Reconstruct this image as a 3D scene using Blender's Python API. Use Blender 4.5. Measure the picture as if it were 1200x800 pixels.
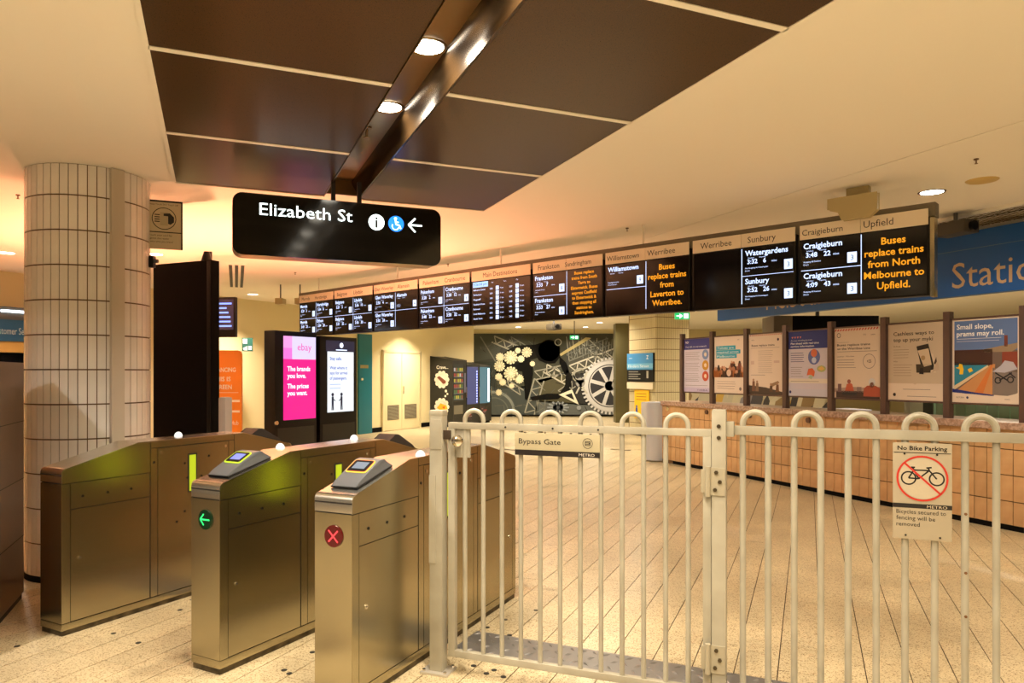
import bpy, bmesh, math, random
from mathutils import Vector, Matrix
random.seed(7)
for o in list(bpy.data.objects): bpy.data.objects.remove(o)
scn = bpy.context.scene
COL = scn.collection
R = math.radians

# ------------------------------------------------------------------ camera, world, exposure
F = 837.0; HZ = 437.0; EYE = 1.5          # focal length in px of a 1200x800 frame, horizon row, eye height
cd = bpy.data.cameras.new('camera'); cam = bpy.data.objects.new('camera', cd); COL.objects.link(cam)
cam.location = (0, 0, EYE); cam.rotation_euler = (R(90), 0, 0)
cd.sensor_width = 36; cd.lens = F / 1200 * 36; cd.shift_y = (HZ - 400) / 1200
cd.clip_start = .05; cd.clip_end = 200
scn.camera = cam
w = bpy.data.worlds.new('world'); scn.world = w; w.use_nodes = True
w.node_tree.nodes['Background'].inputs[0].default_value = (1, .78, .52, 1)
w.node_tree.nodes['Background'].inputs[1].default_value = .15
scn.view_settings.view_transform = 'Standard'; scn.view_settings.look = 'None'
scn.view_settings.gamma = 1; scn.view_settings.use_curve_mapping = False
scn.view_settings.exposure = 0.86
WARM = (1, .85, .65); AMBER = (1, .38, .19)
LAMP_W = 26
LAMP_K = 1.0

# ------------------------------------------------------------------ frames of the hall
D1 = Vector((-.385, .923)); D2 = Vector((.923, .385))      # ceiling panels and counter
E1 = Vector((.508, .861))                                   # far left wall and totems
B0 = Vector((3.15, 5.365)); BD = Vector((.731, -.682))      # row of departure boards
def pq(p, q): v = D1 * p + D2 * q; return (v.x, v.y)
def floor_at(u, v): Y = EYE * F / (v - HZ); return Vector(((u - 600) / F * Y, Y, 0))
def at(u, v, Y): return Vector(((u - 600) / F * Y, Y, EYE - (v - HZ) / F * Y))
def ang(d): return math.atan2(d[1], d[0])

# ------------------------------------------------------------------ materials
def lin(c): return tuple((x / 12.92 if x <= .04045 else ((x + .055) / 1.055) ** 2.4) for x in c)
MC = {}
def mat(name, rgb, rough=.5, metal=0, emit=0, srgb=True, **k):
    if name in MC: return MC[name]
    m = bpy.data.materials.new(name); m.use_nodes = True; MC[name] = m
    c = lin([x / 255 for x in rgb]) if srgb else rgb
    b = m.node_tree.nodes['Principled BSDF']
    b.inputs['Base Color'].default_value = (*c, 1); b.inputs['Roughness'].default_value = rough
    b.inputs['Metallic'].default_value = metal
    if emit:
        b.inputs['Emission Color'].default_value = (*c, 1); b.inputs['Emission Strength'].default_value = emit
        b.inputs['Base Color'].default_value = (.02, .02, .02, 1)
    for kk, v in k.items(): b.inputs[kk.replace('_', ' ')].default_value = v
    return m
def nodes(m): return m.node_tree.nodes, m.node_tree.links, m.node_tree.nodes['Principled BSDF']
def mix_noise(m, scale, c1, c2, lo=.4, hi=.6, vec='Object', sc3=None, detail=3, bump=0, rough=None, rand=0):
    N, L, b = nodes(m)
    tc = N.new('ShaderNodeTexCoord'); mp = N.new('ShaderNodeMapping')
    if sc3: mp.inputs['Scale'].default_value = sc3
    L.new(tc.outputs[vec], mp.inputs['Vector'])
    n = N.new('ShaderNodeTexNoise'); n.inputs['Scale'].default_value = scale; n.inputs['Detail'].default_value = detail
    L.new(mp.outputs[0], n.inputs['Vector'])
    r = N.new('ShaderNodeValToRGB'); r.color_ramp.elements[0].position = lo; r.color_ramp.elements[1].position = hi
    r.color_ramp.elements[0].color = (*lin([x / 255 for x in c1]), 1); r.color_ramp.elements[1].color = (*lin([x / 255 for x in c2]), 1)
    L.new(n.outputs['Fac'], r.inputs['Fac'])
    out = r.outputs['Color']
    if rand:
        oi = N.new('ShaderNodeObjectInfo'); mr = N.new('ShaderNodeMapRange')
        mr.inputs['To Min'].default_value = 1 - rand; mr.inputs['To Max'].default_value = 1 + rand
        L.new(oi.outputs['Random'], mr.inputs['Value'])
        mm = N.new('ShaderNodeVectorMath'); mm.operation = 'SCALE'
        L.new(out, mm.inputs[0]); L.new(mr.outputs[0], mm.inputs['Scale']); out = mm.outputs[0]
    L.new(out, b.inputs['Base Color'])
    if rough:
        mr = N.new('ShaderNodeMapRange'); mr.inputs['To Min'].default_value, mr.inputs['To Max'].default_value = rough
        L.new(n.outputs['Fac'], mr.inputs['Value']); L.new(mr.outputs[0], b.inputs['Roughness'])
    if bump:
        bp = N.new('ShaderNodeBump'); bp.inputs['Strength'].default_value = bump; bp.inputs['Distance'].default_value = .002
        L.new(n.outputs['Fac'], bp.inputs['Height']); L.new(bp.outputs[0], b.inputs['Normal'])
    return m

STEEL = mat('brushed_steel', (176, 167, 140), .25, 1, Anisotropic=.5)
STEEL_TOP = mat('polished_steel', (222, 220, 212), .24, 1)
STEEL_DK = mat('joint_black', (28, 22, 17), .6)
PLINTH = mix_noise(mat('plinth_steel', (95, 85, 65), .5, .7), 12, (60, 52, 38), (110, 98, 74), .35, .7)
CHROME = mat('chrome', (225, 220, 212), .12, 1)
BLACK = mat('black_plastic', (12, 11, 10), .35, Specular_IOR_Level=.3)
MATTE_BLACK = mat('matte_black', (9, 7, 7), .8, Specular_IOR_Level=.12)
GREYPL = mat('grey_plastic', (84, 86, 90), .3)
CREAM = mix_noise(mat('cream_enamel', (160, 155, 138), .35), 6, (150, 144, 126), (168, 163, 146), .3, .7)
CEIL = mat('ceiling_plaster', (246, 241, 230), .8)
WALLM = mat('wall_paint', (224, 212, 168), .6)
BROWN = mix_noise(mat('brown_perforated_metal', (66, 44, 18), .28, .0, Specular_IOR_Level=.3), 260, (52, 34, 12), (74, 50, 20), .42, .58, detail=0, rough=(.24, .4))
BRONZE = mat('bronze_channel_metal', (120, 98, 62), .28, .75)
BRONZE_DK = mat('bronze_dark_metal', (62, 46, 28), .25, .8)
GROUT = mat('grout', (104, 78, 52), .9)
COLTILE = mix_noise(mat('white_glazed_tile', (232, 226, 220), .12), 3, (222, 214, 207), (238, 232, 226), .3, .7, rand=.05)
COUNTTILE = mix_noise(mat('tan_glazed_tile', (210, 168, 122), .25), 4, (190, 148, 104), (214, 176, 130), .3, .7, rand=.07)
TERR = mat('terrazzo_tile', (214, 196, 152), .35)
def terrazzo(m):
    N, L, b = nodes(m)
    g = N.new('ShaderNodeNewGeometry')
    v = N.new('ShaderNodeTexVoronoi'); v.inputs['Scale'].default_value = 190; v.inputs['Randomness'].default_value = 1
    L.new(g.outputs['Position'], v.inputs['Vector'])
    bw = N.new('ShaderNodeSeparateColor'); L.new(v.outputs['Color'], bw.inputs[0])
    r = N.new('ShaderNodeValToRGB'); e = r.color_ramp.elements
    e[0].position = 0; e[0].color = (*lin((.46, .36, .24)), 1); e[1].position = .17; e[1].color = (*lin((.74, .67, .53)), 1)
    e2 = e.new(.13); e2.color = (*lin((.55, .46, .32)), 1); e3 = e.new(.8); e3.color = (*lin((.80, .74, .60)), 1)
    L.new(bw.outputs[0], r.inputs['Fac'])
    n = N.new('ShaderNodeTexNoise'); n.inputs['Scale'].default_value = 1.3; n.inputs['Detail'].default_value = 6; L.new(g.outputs['Position'], n.inputs['Vector'])
    mr = N.new('ShaderNodeMapRange'); mr.inputs['From Min'].default_value = .3; mr.inputs['From Max'].default_value = .7
    mr.inputs['To Min'].default_value = .78; mr.inputs['To Max'].default_value = 1.06; L.new(n.outputs['Fac'], mr.inputs['Value'])
    s = N.new('ShaderNodeVectorMath'); s.operation = 'SCALE'; L.new(r.outputs[0], s.inputs[0]); L.new(mr.outputs[0], s.inputs['Scale'])
    oi = N.new('ShaderNodeObjectInfo'); m2 = N.new('ShaderNodeMapRange'); m2.inputs['To Min'].default_value = .95; m2.inputs['To Max'].default_value = 1.04
    L.new(oi.outputs['Random'], m2.inputs['Value'])
    s2 = N.new('ShaderNodeVectorMath'); s2.operation = 'SCALE'; L.new(s.outputs[0], s2.inputs[0]); L.new(m2.outputs[0], s2.inputs['Scale'])
    L.new(s2.outputs[0], b.inputs['Base Color'])
    rr = N.new('ShaderNodeMapRange'); rr.inputs['To Min'].default_value = .22; rr.inputs['To Max'].default_value = .42
    L.new(n.outputs['Fac'], rr.inputs['Value']); L.new(rr.outputs[0], b.inputs['Roughness'])
terrazzo(TERR)
FARTILE = mat('far_pillar_tile', (206, 196, 160), .3)
COPING = mix_noise(mat('pink_stone_coping', (176, 146, 130), .3), 30, (150, 122, 106), (190, 162, 146), .4, .6)
POSTM = mat('brown_bronze_post', (104, 84, 78), .4, .4)
CHECKER = mat('checker_plate_steel', (142, 140, 138), .4, .7)
LAMPM = mat('lamp_glow', (255, 244, 222), .5, 0, 14)
BLUE = mat('blue_fascia', (26, 90, 170), .4)
BEIGE = mat('beige_letter', (196, 170, 140), .5)
SCREENBK = mat('screen_black', (10, 8, 14), .12)
SIGNBK = mat('sign_black_gloss', (9, 8, 7), .1)
GLASS = mat('dark_glass', (20, 26, 40), .05)
def cm(c, e=0, rough=.5):
    if isinstance(c, bpy.types.Material): return c
    n = ('glow_%02x%02x%02x_%d' if e else 'print_%02x%02x%02x_%d') % (*c, int(e * 10) if e else int(rough * 10))
    return mat(n, c, rough, 0, e)

# ------------------------------------------------------------------ mesh helpers
TXT = {}
def text_mesh(s, bold=0):
    key = (s, bold)
    if key in TXT: return TXT[key]
    cu = bpy.data.curves.new('t', 'FONT'); cu.body = s; cu.size = 1; cu.resolution_u = 2; cu.offset = bold
    ob = bpy.data.objects.new('t', cu); COL.objects.link(ob)
    dg = bpy.context.evaluated_depsgraph_get(); me = bpy.data.meshes.new_from_object(ob.evaluated_get(dg))
    vs = [(v.co.x, v.co.y) for v in me.vertices]; fs = [tuple(p.vertices) for p in me.polygons]
    bpy.data.objects.remove(ob); bpy.data.curves.remove(cu); bpy.data.meshes.remove(me)
    xs = [v[0] for v in vs] or [0]; TXT[key] = (vs, fs, min(xs), max(xs))
    return TXT[key]
class MB:
    def __init__(s): s.v = []; s.f = []; s.m = []; s.mats = []
    def mi(s, m):
        if m not in s.mats: s.mats.append(m)
        return s.mats.index(m)
    def add(s, vs, fs, m=None):
        n = len(s.v); s.v += [tuple(v) for v in vs]; s.f += [tuple(n + i for i in f) for f in fs]
        k = s.mi(m) if m else 0; s.m += [k] * len(fs); return s
    def box(s, x0, x1, y0, y1, z0, z1, m=None):
        vs = [(x, y, z) for z in (z0, z1) for y in (y0, y1) for x in (x0, x1)]
        return s.add(vs, [(0, 2, 3, 1), (4, 5, 7, 6), (0, 1, 5, 4), (2, 6, 7, 3), (0, 4, 6, 2), (1, 3, 7, 5)], m)
    def prism(s, prof, a0, a1, axis='x', m=None):     # prof: (y,z) for x, (x,z) for y, (x,y) for z
        n = len(prof); pt = {'x': lambda a, p: (a, p[0], p[1]), 'y': lambda a, p: (p[0], a, p[1]), 'z': lambda a, p: (p[0], p[1], a)}[axis]
        vs = [pt(a0, p) for p in prof] + [pt(a1, p) for p in prof]
        fs = [tuple(range(n)), tuple(range(2 * n - 1, n - 1, -1))] + [(i, (i + 1) % n, n + (i + 1) % n, n + i) for i in range(n)]
        return s.add(vs, fs, m)
    def tube(s, pts, r, seg=10, m=None, caps=True):
        pts = [Vector(p) for p in pts]; vs = []; n = len(pts); up = None
        for i, p in enumerate(pts):
            d = (pts[min(i + 1, n - 1)] - pts[max(i - 1, 0)]).normalized()
            if up is None:
                a = Vector((0, 0, 1)) if abs(d.z) < .9 else Vector((1, 0, 0)); up = d.cross(a).normalized()
            up = (up - d * up.dot(d)).normalized(); b = d.cross(up)
            rr = r[i] if isinstance(r, (list, tuple)) else r
            vs += [p + (up * math.cos(2 * math.pi * k / seg) + b * math.sin(2 * math.pi * k / seg)) * rr for k in range(seg)]
        fs = [(i * seg + k, i * seg + (k + 1) % seg, (i + 1) * seg + (k + 1) % seg, (i + 1) * seg + k) for i in range(n - 1) for k in range(seg)]
        if caps: fs += [tuple(range(seg - 1, -1, -1)), tuple((n - 1) * seg + k for k in range(seg))]
        return s.add(vs, fs, m)
    def cyl(s, p0, p1, r, seg=16, m=None): return s.tube([p0, p1], r, seg, m)
    def dome(s, c, r, m=None, h=None, seg=12, rings=4):
        h = h or r; vs = []; fs = []
        for j in range(rings):
            a = math.pi / 2 * j / rings
            vs += [(c[0] + r * math.cos(a) * math.cos(2 * math.pi * k / seg), c[1] + r * math.cos(a) * math.sin(2 * math.pi * k / seg), c[2] + h * math.sin(a)) for k in range(seg)]
        vs.append((c[0], c[1], c[2] + h))
        for j in range(rings - 1): fs += [(j * seg + k, j * seg + (k + 1) % seg, (j + 1) * seg + (k + 1) % seg, (j + 1) * seg + k) for k in range(seg)]
        fs += [((rings - 1) * seg + k, (rings - 1) * seg + (k + 1) % seg, len(vs) - 1) for k in range(seg)] + [tuple(range(seg - 1, -1, -1))]
        return s.add(vs, fs, m)
    def mesh(s, name, m=None, bevel=0, smooth=True):
        me = bpy.data.meshes.new(name); me.from_pydata(s.v, [], s.f)
        ms = s.mats or ([m] if m else [])
        if m and not s.mats: ms = [m]
        for x in ms: me.materials.append(x)
        if s.mats: me.polygons.foreach_set('material_index', s.m)
        bm = bmesh.new(); bm.from_mesh(me)
        if bevel:
            bmesh.ops.remove_doubles(bm, verts=bm.verts, dist=1e-5)
            bmesh.ops.bevel(bm, geom=[e for e in bm.edges if len(e.link_faces) == 2 and e.calc_face_angle(0) > .5], offset=bevel, segments=2, affect='EDGES', profile=.7)
        if not getattr(s, 'flat', False): bmesh.ops.recalc_face_normals(bm, faces=bm.faces)
        bm.to_mesh(me); bm.free()
        if smooth:
            me.polygons.foreach_set('use_smooth', [True] * len(me.polygons)); me.set_sharp_from_angle(angle=R(32))
        me.update(); return me
    def build(s, name, m=None, parent=None, bevel=0, smooth=True, **k):
        o = bpy.data.objects.new(name, s.mesh(name, m, bevel, smooth)); COL.objects.link(o)
        if parent: o.parent = parent
        for kk, v in k.items(): o[kk] = v
        return o
def thing(name, label, cat, loc=(0, 0, 0), rz=0, group=None):
    o = bpy.data.objects.new(name, None); COL.objects.link(o); o.empty_display_size = .1
    o.location = loc; o.rotation_euler = (0, 0, rz); o['label'] = label; o['category'] = cat
    if group: o['group'] = group
    return o
def tag(o, label, cat, group=None):
    o['label'] = label; o['category'] = cat
    if group: o['group'] = group
    return o
def place(o, loc, rz=0): o.location = loc; o.rotation_euler = (0, 0, rz); return o
def inst(me, name, parent, loc, rz=0, lab=None):
    o = bpy.data.objects.new(name, me); COL.objects.link(o); o.parent = parent; o.location = loc; o.rotation_euler = (0, 0, rz)
    if lab: o['label'] = lab
    return o
class Flat:
    """flat print on a plane facing local -y: coordinates (x right, z up) inside the parent's frame"""
    def __init__(s, y, step=.0008, x0=0, z0=0, sx=1, sz=1):
        s.mb = MB(); s.mb.flat = True; s.y = y; s.step = step; s.l = 0; s.x0 = x0; s.z0 = z0; s.sx = sx; s.sz = sz
    def P(s, x, z): return (s.x0 + x * s.sx, s.y - s.l * s.step, s.z0 + z * s.sz)
    def up(s, n=1): s.l += n; return s
    def poly(s, pts, c, e=0, rough=.5): s.mb.add([s.P(*p) for p in pts], [tuple(range(len(pts)))], cm(c, e, rough)); return s
    def rect(s, x0, z0, x1, z1, c, e=0, rough=.5): return s.poly([(x0, z0), (x1, z0), (x1, z1), (x0, z1)], c, e, rough)
    def disc(s, x, z, r, c, e=0, n=20, rz=None, a0=0):
        rz = rz or r * s.sx / s.sz
        return s.poly([(x + r * math.cos(a0 + 2 * math.pi * k / n), z + rz * math.sin(a0 + 2 * math.pi * k / n)) for k in range(n)], c, e)
    def ring(s, x, z, r, wd, c, e=0, n=28, a0=0, a1=2 * math.pi):
        q = s.sx / s.sz; vs = []
        for k in range(n + 1):
            a = a0 + (a1 - a0) * k / n
            for rr in (r, r - wd): vs.append(s.P(x + rr * math.cos(a), z + rr * q * math.sin(a)))
        s.mb.add(vs, [(2 * k, 2 * k + 2, 2 * k + 3, 2 * k + 1) for k in range(n)], cm(c, e)); return s
    def line(s, x0, z0, x1, z1, wd, c, e=0):
        dx, dz = (x1 - x0) * s.sx, (z1 - z0) * s.sz; l = math.hypot(dx, dz) or 1; nx, nz = -dz / l * wd / 2, dx / l * wd / 2
        nx *= 1; q = s.sx / s.sz
        return s.poly([(x0 - nx, z0 - nz * q), (x1 - nx, z1 - nz * q), (x1 + nx, z1 + nz * q), (x0 + nx, z0 + nz * q)], c, e)
    def text(s, t, x, z, size, c, e=0, width=None, align='l', bold=0):
        vs, fs, a, b = text_mesh(t, bold); k = size
        kx = width / max(b - a, 1e-6) if width else size
        q = 1 if width else 1
        W = (b - a) * kx; ox = x - (a * kx) - (W / 2 if align == 'c' else W if align == 'r' else 0)
        s.mb.add([s.P(ox + v[0] * kx, z + v[1] * k) for v in vs], fs, cm(c, e)); return s
    def build(s, name, parent, **k): return s.mb.build(name, None, parent, smooth=False, **k)

# ================================================================== SETTING
# ---- ceiling
CZ = 3.0
cb = MB()
def slab_pq(mb, p0, p1, q0, q1, z0, z1):
    pr = [pq(p0, q0), pq(p1, q0), pq(p1, q1), pq(p0, q1)]
    mb.prism(pr, z0, z1, 'z')
for p0, p1, q0, q1 in [(-14, 36, -22, .845), (-14, -3.0, .845, 1.134), (6.11, 36, .845, 1.134), (-14, 36, 1.134, 4.435), (-14, 36, 4.445, 30)]:
    slab_pq(cb, p0, p1, q0, q1, CZ, CZ + .02)
ceiling = cb.build('ceiling', CEIL, kind='structure')
MB().prism([pq(-14, -22), pq(36, -22), pq(36, 30), pq(-14, 30)], CZ + .3, CZ + .32, 'z').build('backing', STEEL_DK, ceiling)
# perforated panels, in two columns either side of the lamp channel
pcol = [(-.281, .845), (1.134, 2.278)]
rows = [6.109 - 1.2424 * k for k in range(8)]
for ci, (q0, q1) in enumerate(pcol):
    for k in range(7):
        pb = MB(); a, b = rows[k + 1] + (.02 if k < 6 else 0), rows[k] - (.02 if k else .015)
        pb.prism([pq(a, q0 + .012), pq(b, q0 + .012), pq(b, q1 - .008), pq(a, q1 - .008)], CZ - .022, CZ - .004, 'z')
        pb.build('ceiling_panel', BROWN, ceiling, bevel=.003)
    for k in range(1, 7):
        pb = MB(); pb.prism([pq(rows[k] - .019, q0 + .004), pq(rows[k] + .019, q0 + .004), pq(rows[k] + .019, q1 - .004), pq(rows[k] - .019, q1 - .004)], CZ - .026, CZ - .002, 'z')
        pb.build('cover_strip', CEIL, ceiling)
    pb = MB(); pb.prism([pq(6.10, q0), pq(6.125, q0), pq(6.125, q1), pq(6.10, q1)], CZ - .028, CZ, 'z'); pb.build('edge_trim', CEIL, ceiling)
for q in (-.281, 2.278):
    pb = MB(); pb.prism([pq(-2.6, q - .012), pq(6.12, q - .012), pq(6.12, q + .01), pq(-2.6, q + .01)], CZ - .026, CZ, 'z'); pb.build('edge_trim', CEIL, ceiling)
# lamp channel (recess), curved bronze cove on its right side
ch = MB(); slab_pq(ch, -3, 6.11, .845, 1.134, CZ + .12, CZ + .13); slab_pq(ch, 6.09, 6.11, .845, 1.134, CZ, CZ + .13)
slab_pq(ch, -3, 6.11, .842, .848, CZ - .03, CZ + .13); slab_pq(ch, -3, -2.98, .845, 1.134, CZ, CZ + .13)
ch.build('channel_tray', BRONZE, ceiling)
cv = MB(); seg = [(1.134, CZ - .03), (1.122, CZ - .03), (1.120, CZ + .0), (1.112, CZ + .03), (1.096, CZ + .06), (1.08, CZ + .085), (1.072, CZ + .12), (1.134, CZ + .12)]
vs = []
for p in (-3, 6.09):
    for q, z in seg: x, y = pq(p, q); vs.append((x, y, z))
n = len(seg); cv.add(vs, [(i, (i + 1) % n, n + (i + 1) % n, n + i) for i in range(n)] + [tuple(range(n)), tuple(range(2 * n - 1, n - 1, -1))])
cv.build('channel_cove', BRONZE_DK, ceiling)

def area(parent, r, W, color=WARM, spread=150, loc=(0, 0, 0), rot=(0, 0, 0), shape='DISK', sy=None):
    ld = bpy.data.lights.new('lamp', 'AREA'); ld.shape = shape; ld.size = r; ld.energy = W * LAMP_K; ld.color = color; ld.spread = R(spread)
    if sy: ld.size_y = sy
    lo = bpy.data.objects.new('lamp', ld); COL.objects.link(lo); lo.parent = parent; lo.location = loc; lo.rotation_euler = rot; return lo
def downlight(x, y, label, z=CZ, r=.085, W=LAMP_W, group=None, ringm=CEIL, color=WARM, spread=150):
    t = thing('ceiling_downlight', label, 'ceiling light', (x, y, z), 0, group)
    rg = MB(); n = 24; vs = []
    for k in range(n):
        a = 2 * math.pi * k / n
        for rr, zz in ((r, -.003), (r + .014, -.008), (r + .02, 0)): vs.append((rr * math.cos(a), rr * math.sin(a), zz))
    rg.add(vs, [(3 * k + j, 3 * ((k + 1) % n) + j, 3 * ((k + 1) % n) + j + 1, 3 * k + j + 1) for k in range(n) for j in (0, 1)])
    rg.build('rim', ringm, t)
    MB().cyl((0, 0, -.004), (0, 0, -.001), r, 24).build('diffuser', LAMPM, t)
    area(t, 2 * r, W, color, spread, (0, 0, -.012))
    return t
chlab = ['round lamp in the bronze ceiling channel, larger and nearer of the visible two', 'round lamp in the bronze ceiling channel, next to the small sprinkler']
for k in range(6):
    p = 4.30 - .87 * k; x, y = pq(p, .975)
    if k == 0: lb = chlab[1]
    elif k == 1: lb = chlab[0]
    else: lb = 'round lamp in the bronze ceiling channel above and behind the viewer'
    downlight(x, y, lb, CZ + .118, .082, LAMP_W * .9, 'lamps in the ceiling channel' if k > 1 else None, BRONZE)
def sprinkler(x, y, z, label, s=1):
    b = MB(); b.cyl((0, 0, 0), (0, 0, -.008), .03 * s, 12); b.cyl((0, 0, -.008), (0, 0, -.06 * s), .008 * s, 8); b.cyl((0, 0, -.06 * s), (0, 0, -.064 * s), .02 * s, 10)
    tag(b.build('sprinkler', mat('sprinkler_brass', (120, 92, 60), .4, .6)), label, 'sprinkler').location = (x, y, z)
x, y = pq(4.72, .93); sprinkler(x, y, CZ + .12, 'small sprinkler hanging in the bronze ceiling channel', 1.1)
for u, v, l in ((1144, 186, 'sprinkler head above the yellowed ceiling speaker at upper right'), (735, 267, 'tiny sprinkler on the ceiling above the middle departure boards'), (525, 309, 'tiny sprinkler on the ceiling just right of the black street sign'),
                (21, 228, 'sprinkler at the left edge of the round tiled column top'), (346, 319, 'tiny sprinkler on the orange-lit ceiling below the black street sign')):
    Y = EYE * F / (HZ - v); sprinkler((u - 600) / F * Y, Y, CZ, l, .55)
downlight(3.48, 5.92, 'round ceiling downlight above the right end of the departure boards', ringm=POSTM, W=LAMP_W * .9)
sp = MB(); sp.dome((0, 0, 0), .115, h=-.018, seg=24); tag(sp.build('ceiling_speaker', mat('yellowed_plastic', (212, 184, 116), .5)), 'yellowed round flush ceiling speaker near the right downlight', 'speaker').location = (3.66, 5.56, CZ)
# lamps deeper in the hall and around the viewer
far = [(1.2, 10.2), (2.3, 13.2), (.6, 13.6), (-.4, 17.2), (1.9, 17.6), (.2, 20.8), (2.6, 21.2), (6.6, 9.6), (5.6, 12.6), (5.4, 16.5), (7.6, 14.8), (7.2, 19.5), (9.0, 11.5)]
for i, (x, y) in enumerate(far):
    downlight(x, y, 'round ceiling downlight far behind the departure boards', W=LAMP_W * 1.25, group='far downlights behind the boards', ringm=POSTM)
near = [(-3.2, 1.4), (-5.2, 2.2), (2.8, 1.6), (5.2, 2.8), (-1.6, -1.8), (1.8, -2.0), (-5.0, -2.2), (4.8, -2.4), (-3.0, -4.6), (3.0, -4.6), (7.6, 4.4)]
near.remove((-5.2, 2.2)); near.remove((-5.0, -2.2))
for x, y in near:
    downlight(x, y, 'round ceiling downlight outside the frame around the viewer', W=LAMP_W * (3.0 if (x, y) == (-3.2, 1.4) else 1), color=(1, .88, .76) if (x, y) == (-3.2, 1.4) else WARM, group='downlights around the viewer')
left = [(-4.5, 9.0), (-6.3, 8.9)]
for (x, y), l in zip(left, ('small ceiling downlight behind the black totem at left', 'ceiling downlight left of the round tiled column')): downlight(x, y, l, W=LAMP_W * .6)
for (x, y), l in (((.2, 23.3), 'left of the two lamps added to brighten the far mural'), ((2.4, 23.3), 'right of the two lamps added to brighten the far mural')): downlight(x, y, l, W=LAMP_W * 1.3)  # pair of lamps added to lift the dark mural
for u, v, l in ((487, 0, 'wall-washing ceiling lamp over the cream double doors'), (290, 0, 'wall-washing ceiling lamp over the far left wall corner')):
    Y = 18.6 if u == 487 else 13.6; x = (u - 600) / F * Y + (.25 if u == 487 else .1)
    downlight(x, Y, l, W=LAMP_W * 1.5, spread=110)

# hexagonal mesh ceiling at the right
hx = MB(); a = .036
t_mesh = None
a = .034
for i in range(98):
    for j in range(12):
        pp = 2.6 + i * a * 1.5; qq = 6.56 + (j + .5 * (i % 2)) * a * math.sqrt(3)
        if qq > 7.1: continue
        X, Yc = pq(pp, qq)
        for k in (0, 1, 2):
            A = R(60 * k); B = R(60 * (k + 1)); rot = ang(D1); x0, y0, x1, y1 = X + a * math.cos(A + rot), Yc + a * math.sin(A + rot), X + a * math.cos(B + rot), Yc + a * math.sin(B + rot)
            dx, dy = x1 - x0, y1 - y0; l = math.hypot(dx, dy); nx, ny = -dy / l * .0042, dx / l * .0042
            vs = [(x0 - nx, y0 - ny, -.03), (x1 - nx, y1 - ny, -.03), (x1 + nx, y1 + ny, -.03), (x0 + nx, y0 + ny, -.03), (x0 - nx, y0 - ny, -.026), (x1 - nx, y1 - ny, -.026), (x1 + nx, y1 + ny, -.026), (x0 + nx, y0 + ny, -.026)]
            hx.add(vs, [(0, 1, 2, 3), (4, 5, 1, 0), (6, 7, 3, 2)])
o = hx.build('ceiling_mesh', mat('mesh_bronze', (104, 88, 52), .6, .3), ceiling, smooth=False, kind='stuff'); o.location = (0, 0, CZ)

MB().prism([pq(2.5, 6.50), pq(7.6, 6.50), pq(7.6, 6.56), pq(2.5, 6.56)], CZ - .03, CZ - .001, 'z').build('mesh_edge', CEIL, ceiling)
MB().prism([pq(2.5, 6.70), pq(7.6, 6.70), pq(7.6, 6.708), pq(2.5, 6.708)], CZ - .034, CZ - .028, 'z').build('mesh_bar', STEEL_DK, ceiling)
# ---- walls
def wall(name, a, b, z0=0, z1=CZ, th=.15, m=WALLM, side=1):
    a = Vector(a); b = Vector(b); d = (b - a).normalized(); nrm = Vector((-d.y, d.x)) * side * th
    return place(MB().box(0, (b - a).length, *((0, th) if side > 0 else (-th, 0)), z0, z1).build(name, m, kind='structure'), (a.x, a.y, 0), ang(d))
W1 = Vector((-5.25, 14.8)); W0 = W1 + Vector((-.95, -1.8)) * 6.5
wall('wall_left', W0, W1)
WS = Vector((-5.25, 14.8)); WE = Vector((-1.19, 22.2))                 # wall with the doors
wd = (WE - WS).normalized()
w2 = wall('wall_door', WS, WE)
wall('wall_return', WE, (-1.62, 24.5), th=.1)
wall('wall_back', (-1.7, 24.5), (13, 24.5))
wall('wall_right', (13, 24.5), (13, -7))
wall('wall_rear', (13, -7), (-11.5, -7))
MB().box(3.6, 12.9, 24.44, 24.5, 0, .1).build('baseboard_back', MATTE_BLACK, kind='structure')
def on_wall(s, off=0): p = WS + wd * s; nn = Vector((wd.y, -wd.x)); return p + nn * off
sb = MB()
def wall_s(u):   # distance along the door wall that shows at column u
    k = (u - 600) / F; return (k * WS.y - WS.x) / (wd.x - k * wd.y)
for s0, s1 in ((wall_s(436), wall_s(449)), (wall_s(492.5), wall_s(556))): sb.box(s0, s1, -.015, 0, 0, .12)
place(sb.build('baseboard_left', MATTE_BLACK, kind='structure'), (WS.x, WS.y, 0), ang(wd))
# double service doors
dr = bpy.data.objects.new('door_1', None); COL.objects.link(dr); dr['kind'] = 'structure'; place(dr, (WS.x, WS.y, 0), ang(wd))
sa, sm_, sz_ = wall_s(449), wall_s(469.5), wall_s(490)
DOORM = mat('door_paint', (226, 214, 172), .45)
fr = MB(); fr.box(sa - .07, sa, -.05, 0, 0, 2.1); fr.box(sz_, sz_ + .07, -.05, 0, 0, 2.1); fr.box(sa - .07, sz_ + .07, -.05, 0, 2.03, 2.1); fr.build('door_frame', DOORM, dr, bevel=.005)
for a0, b0 in ((sa + .01, sm_ - .006), (sm_ + .006, sz_ - .01)):
    lf = MB().box(a0, b0, -.04, 0, .01, 2.02).build('door_leaf', DOORM, dr, bevel=.004)
    vt = MB(); c0, c1 = a0 + .12, b0 - .12
    vt.box(c0, c1, -.045, -.04, .28, .66, STEEL_DK)
    for k in range(12): vt.box(c0 + .01, c1 - .01, -.052, -.044, .295 + k * .03, .312 + k * .03, mat('vent_grey', (150, 142, 118), .5))
    vt.build('vent_grille', None, lf)
MB().box(sm_ + .03, sm_ + .06, -.07, -.04, .95, 1.15).build('handle', CHROME, dr, bevel=.004)

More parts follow.
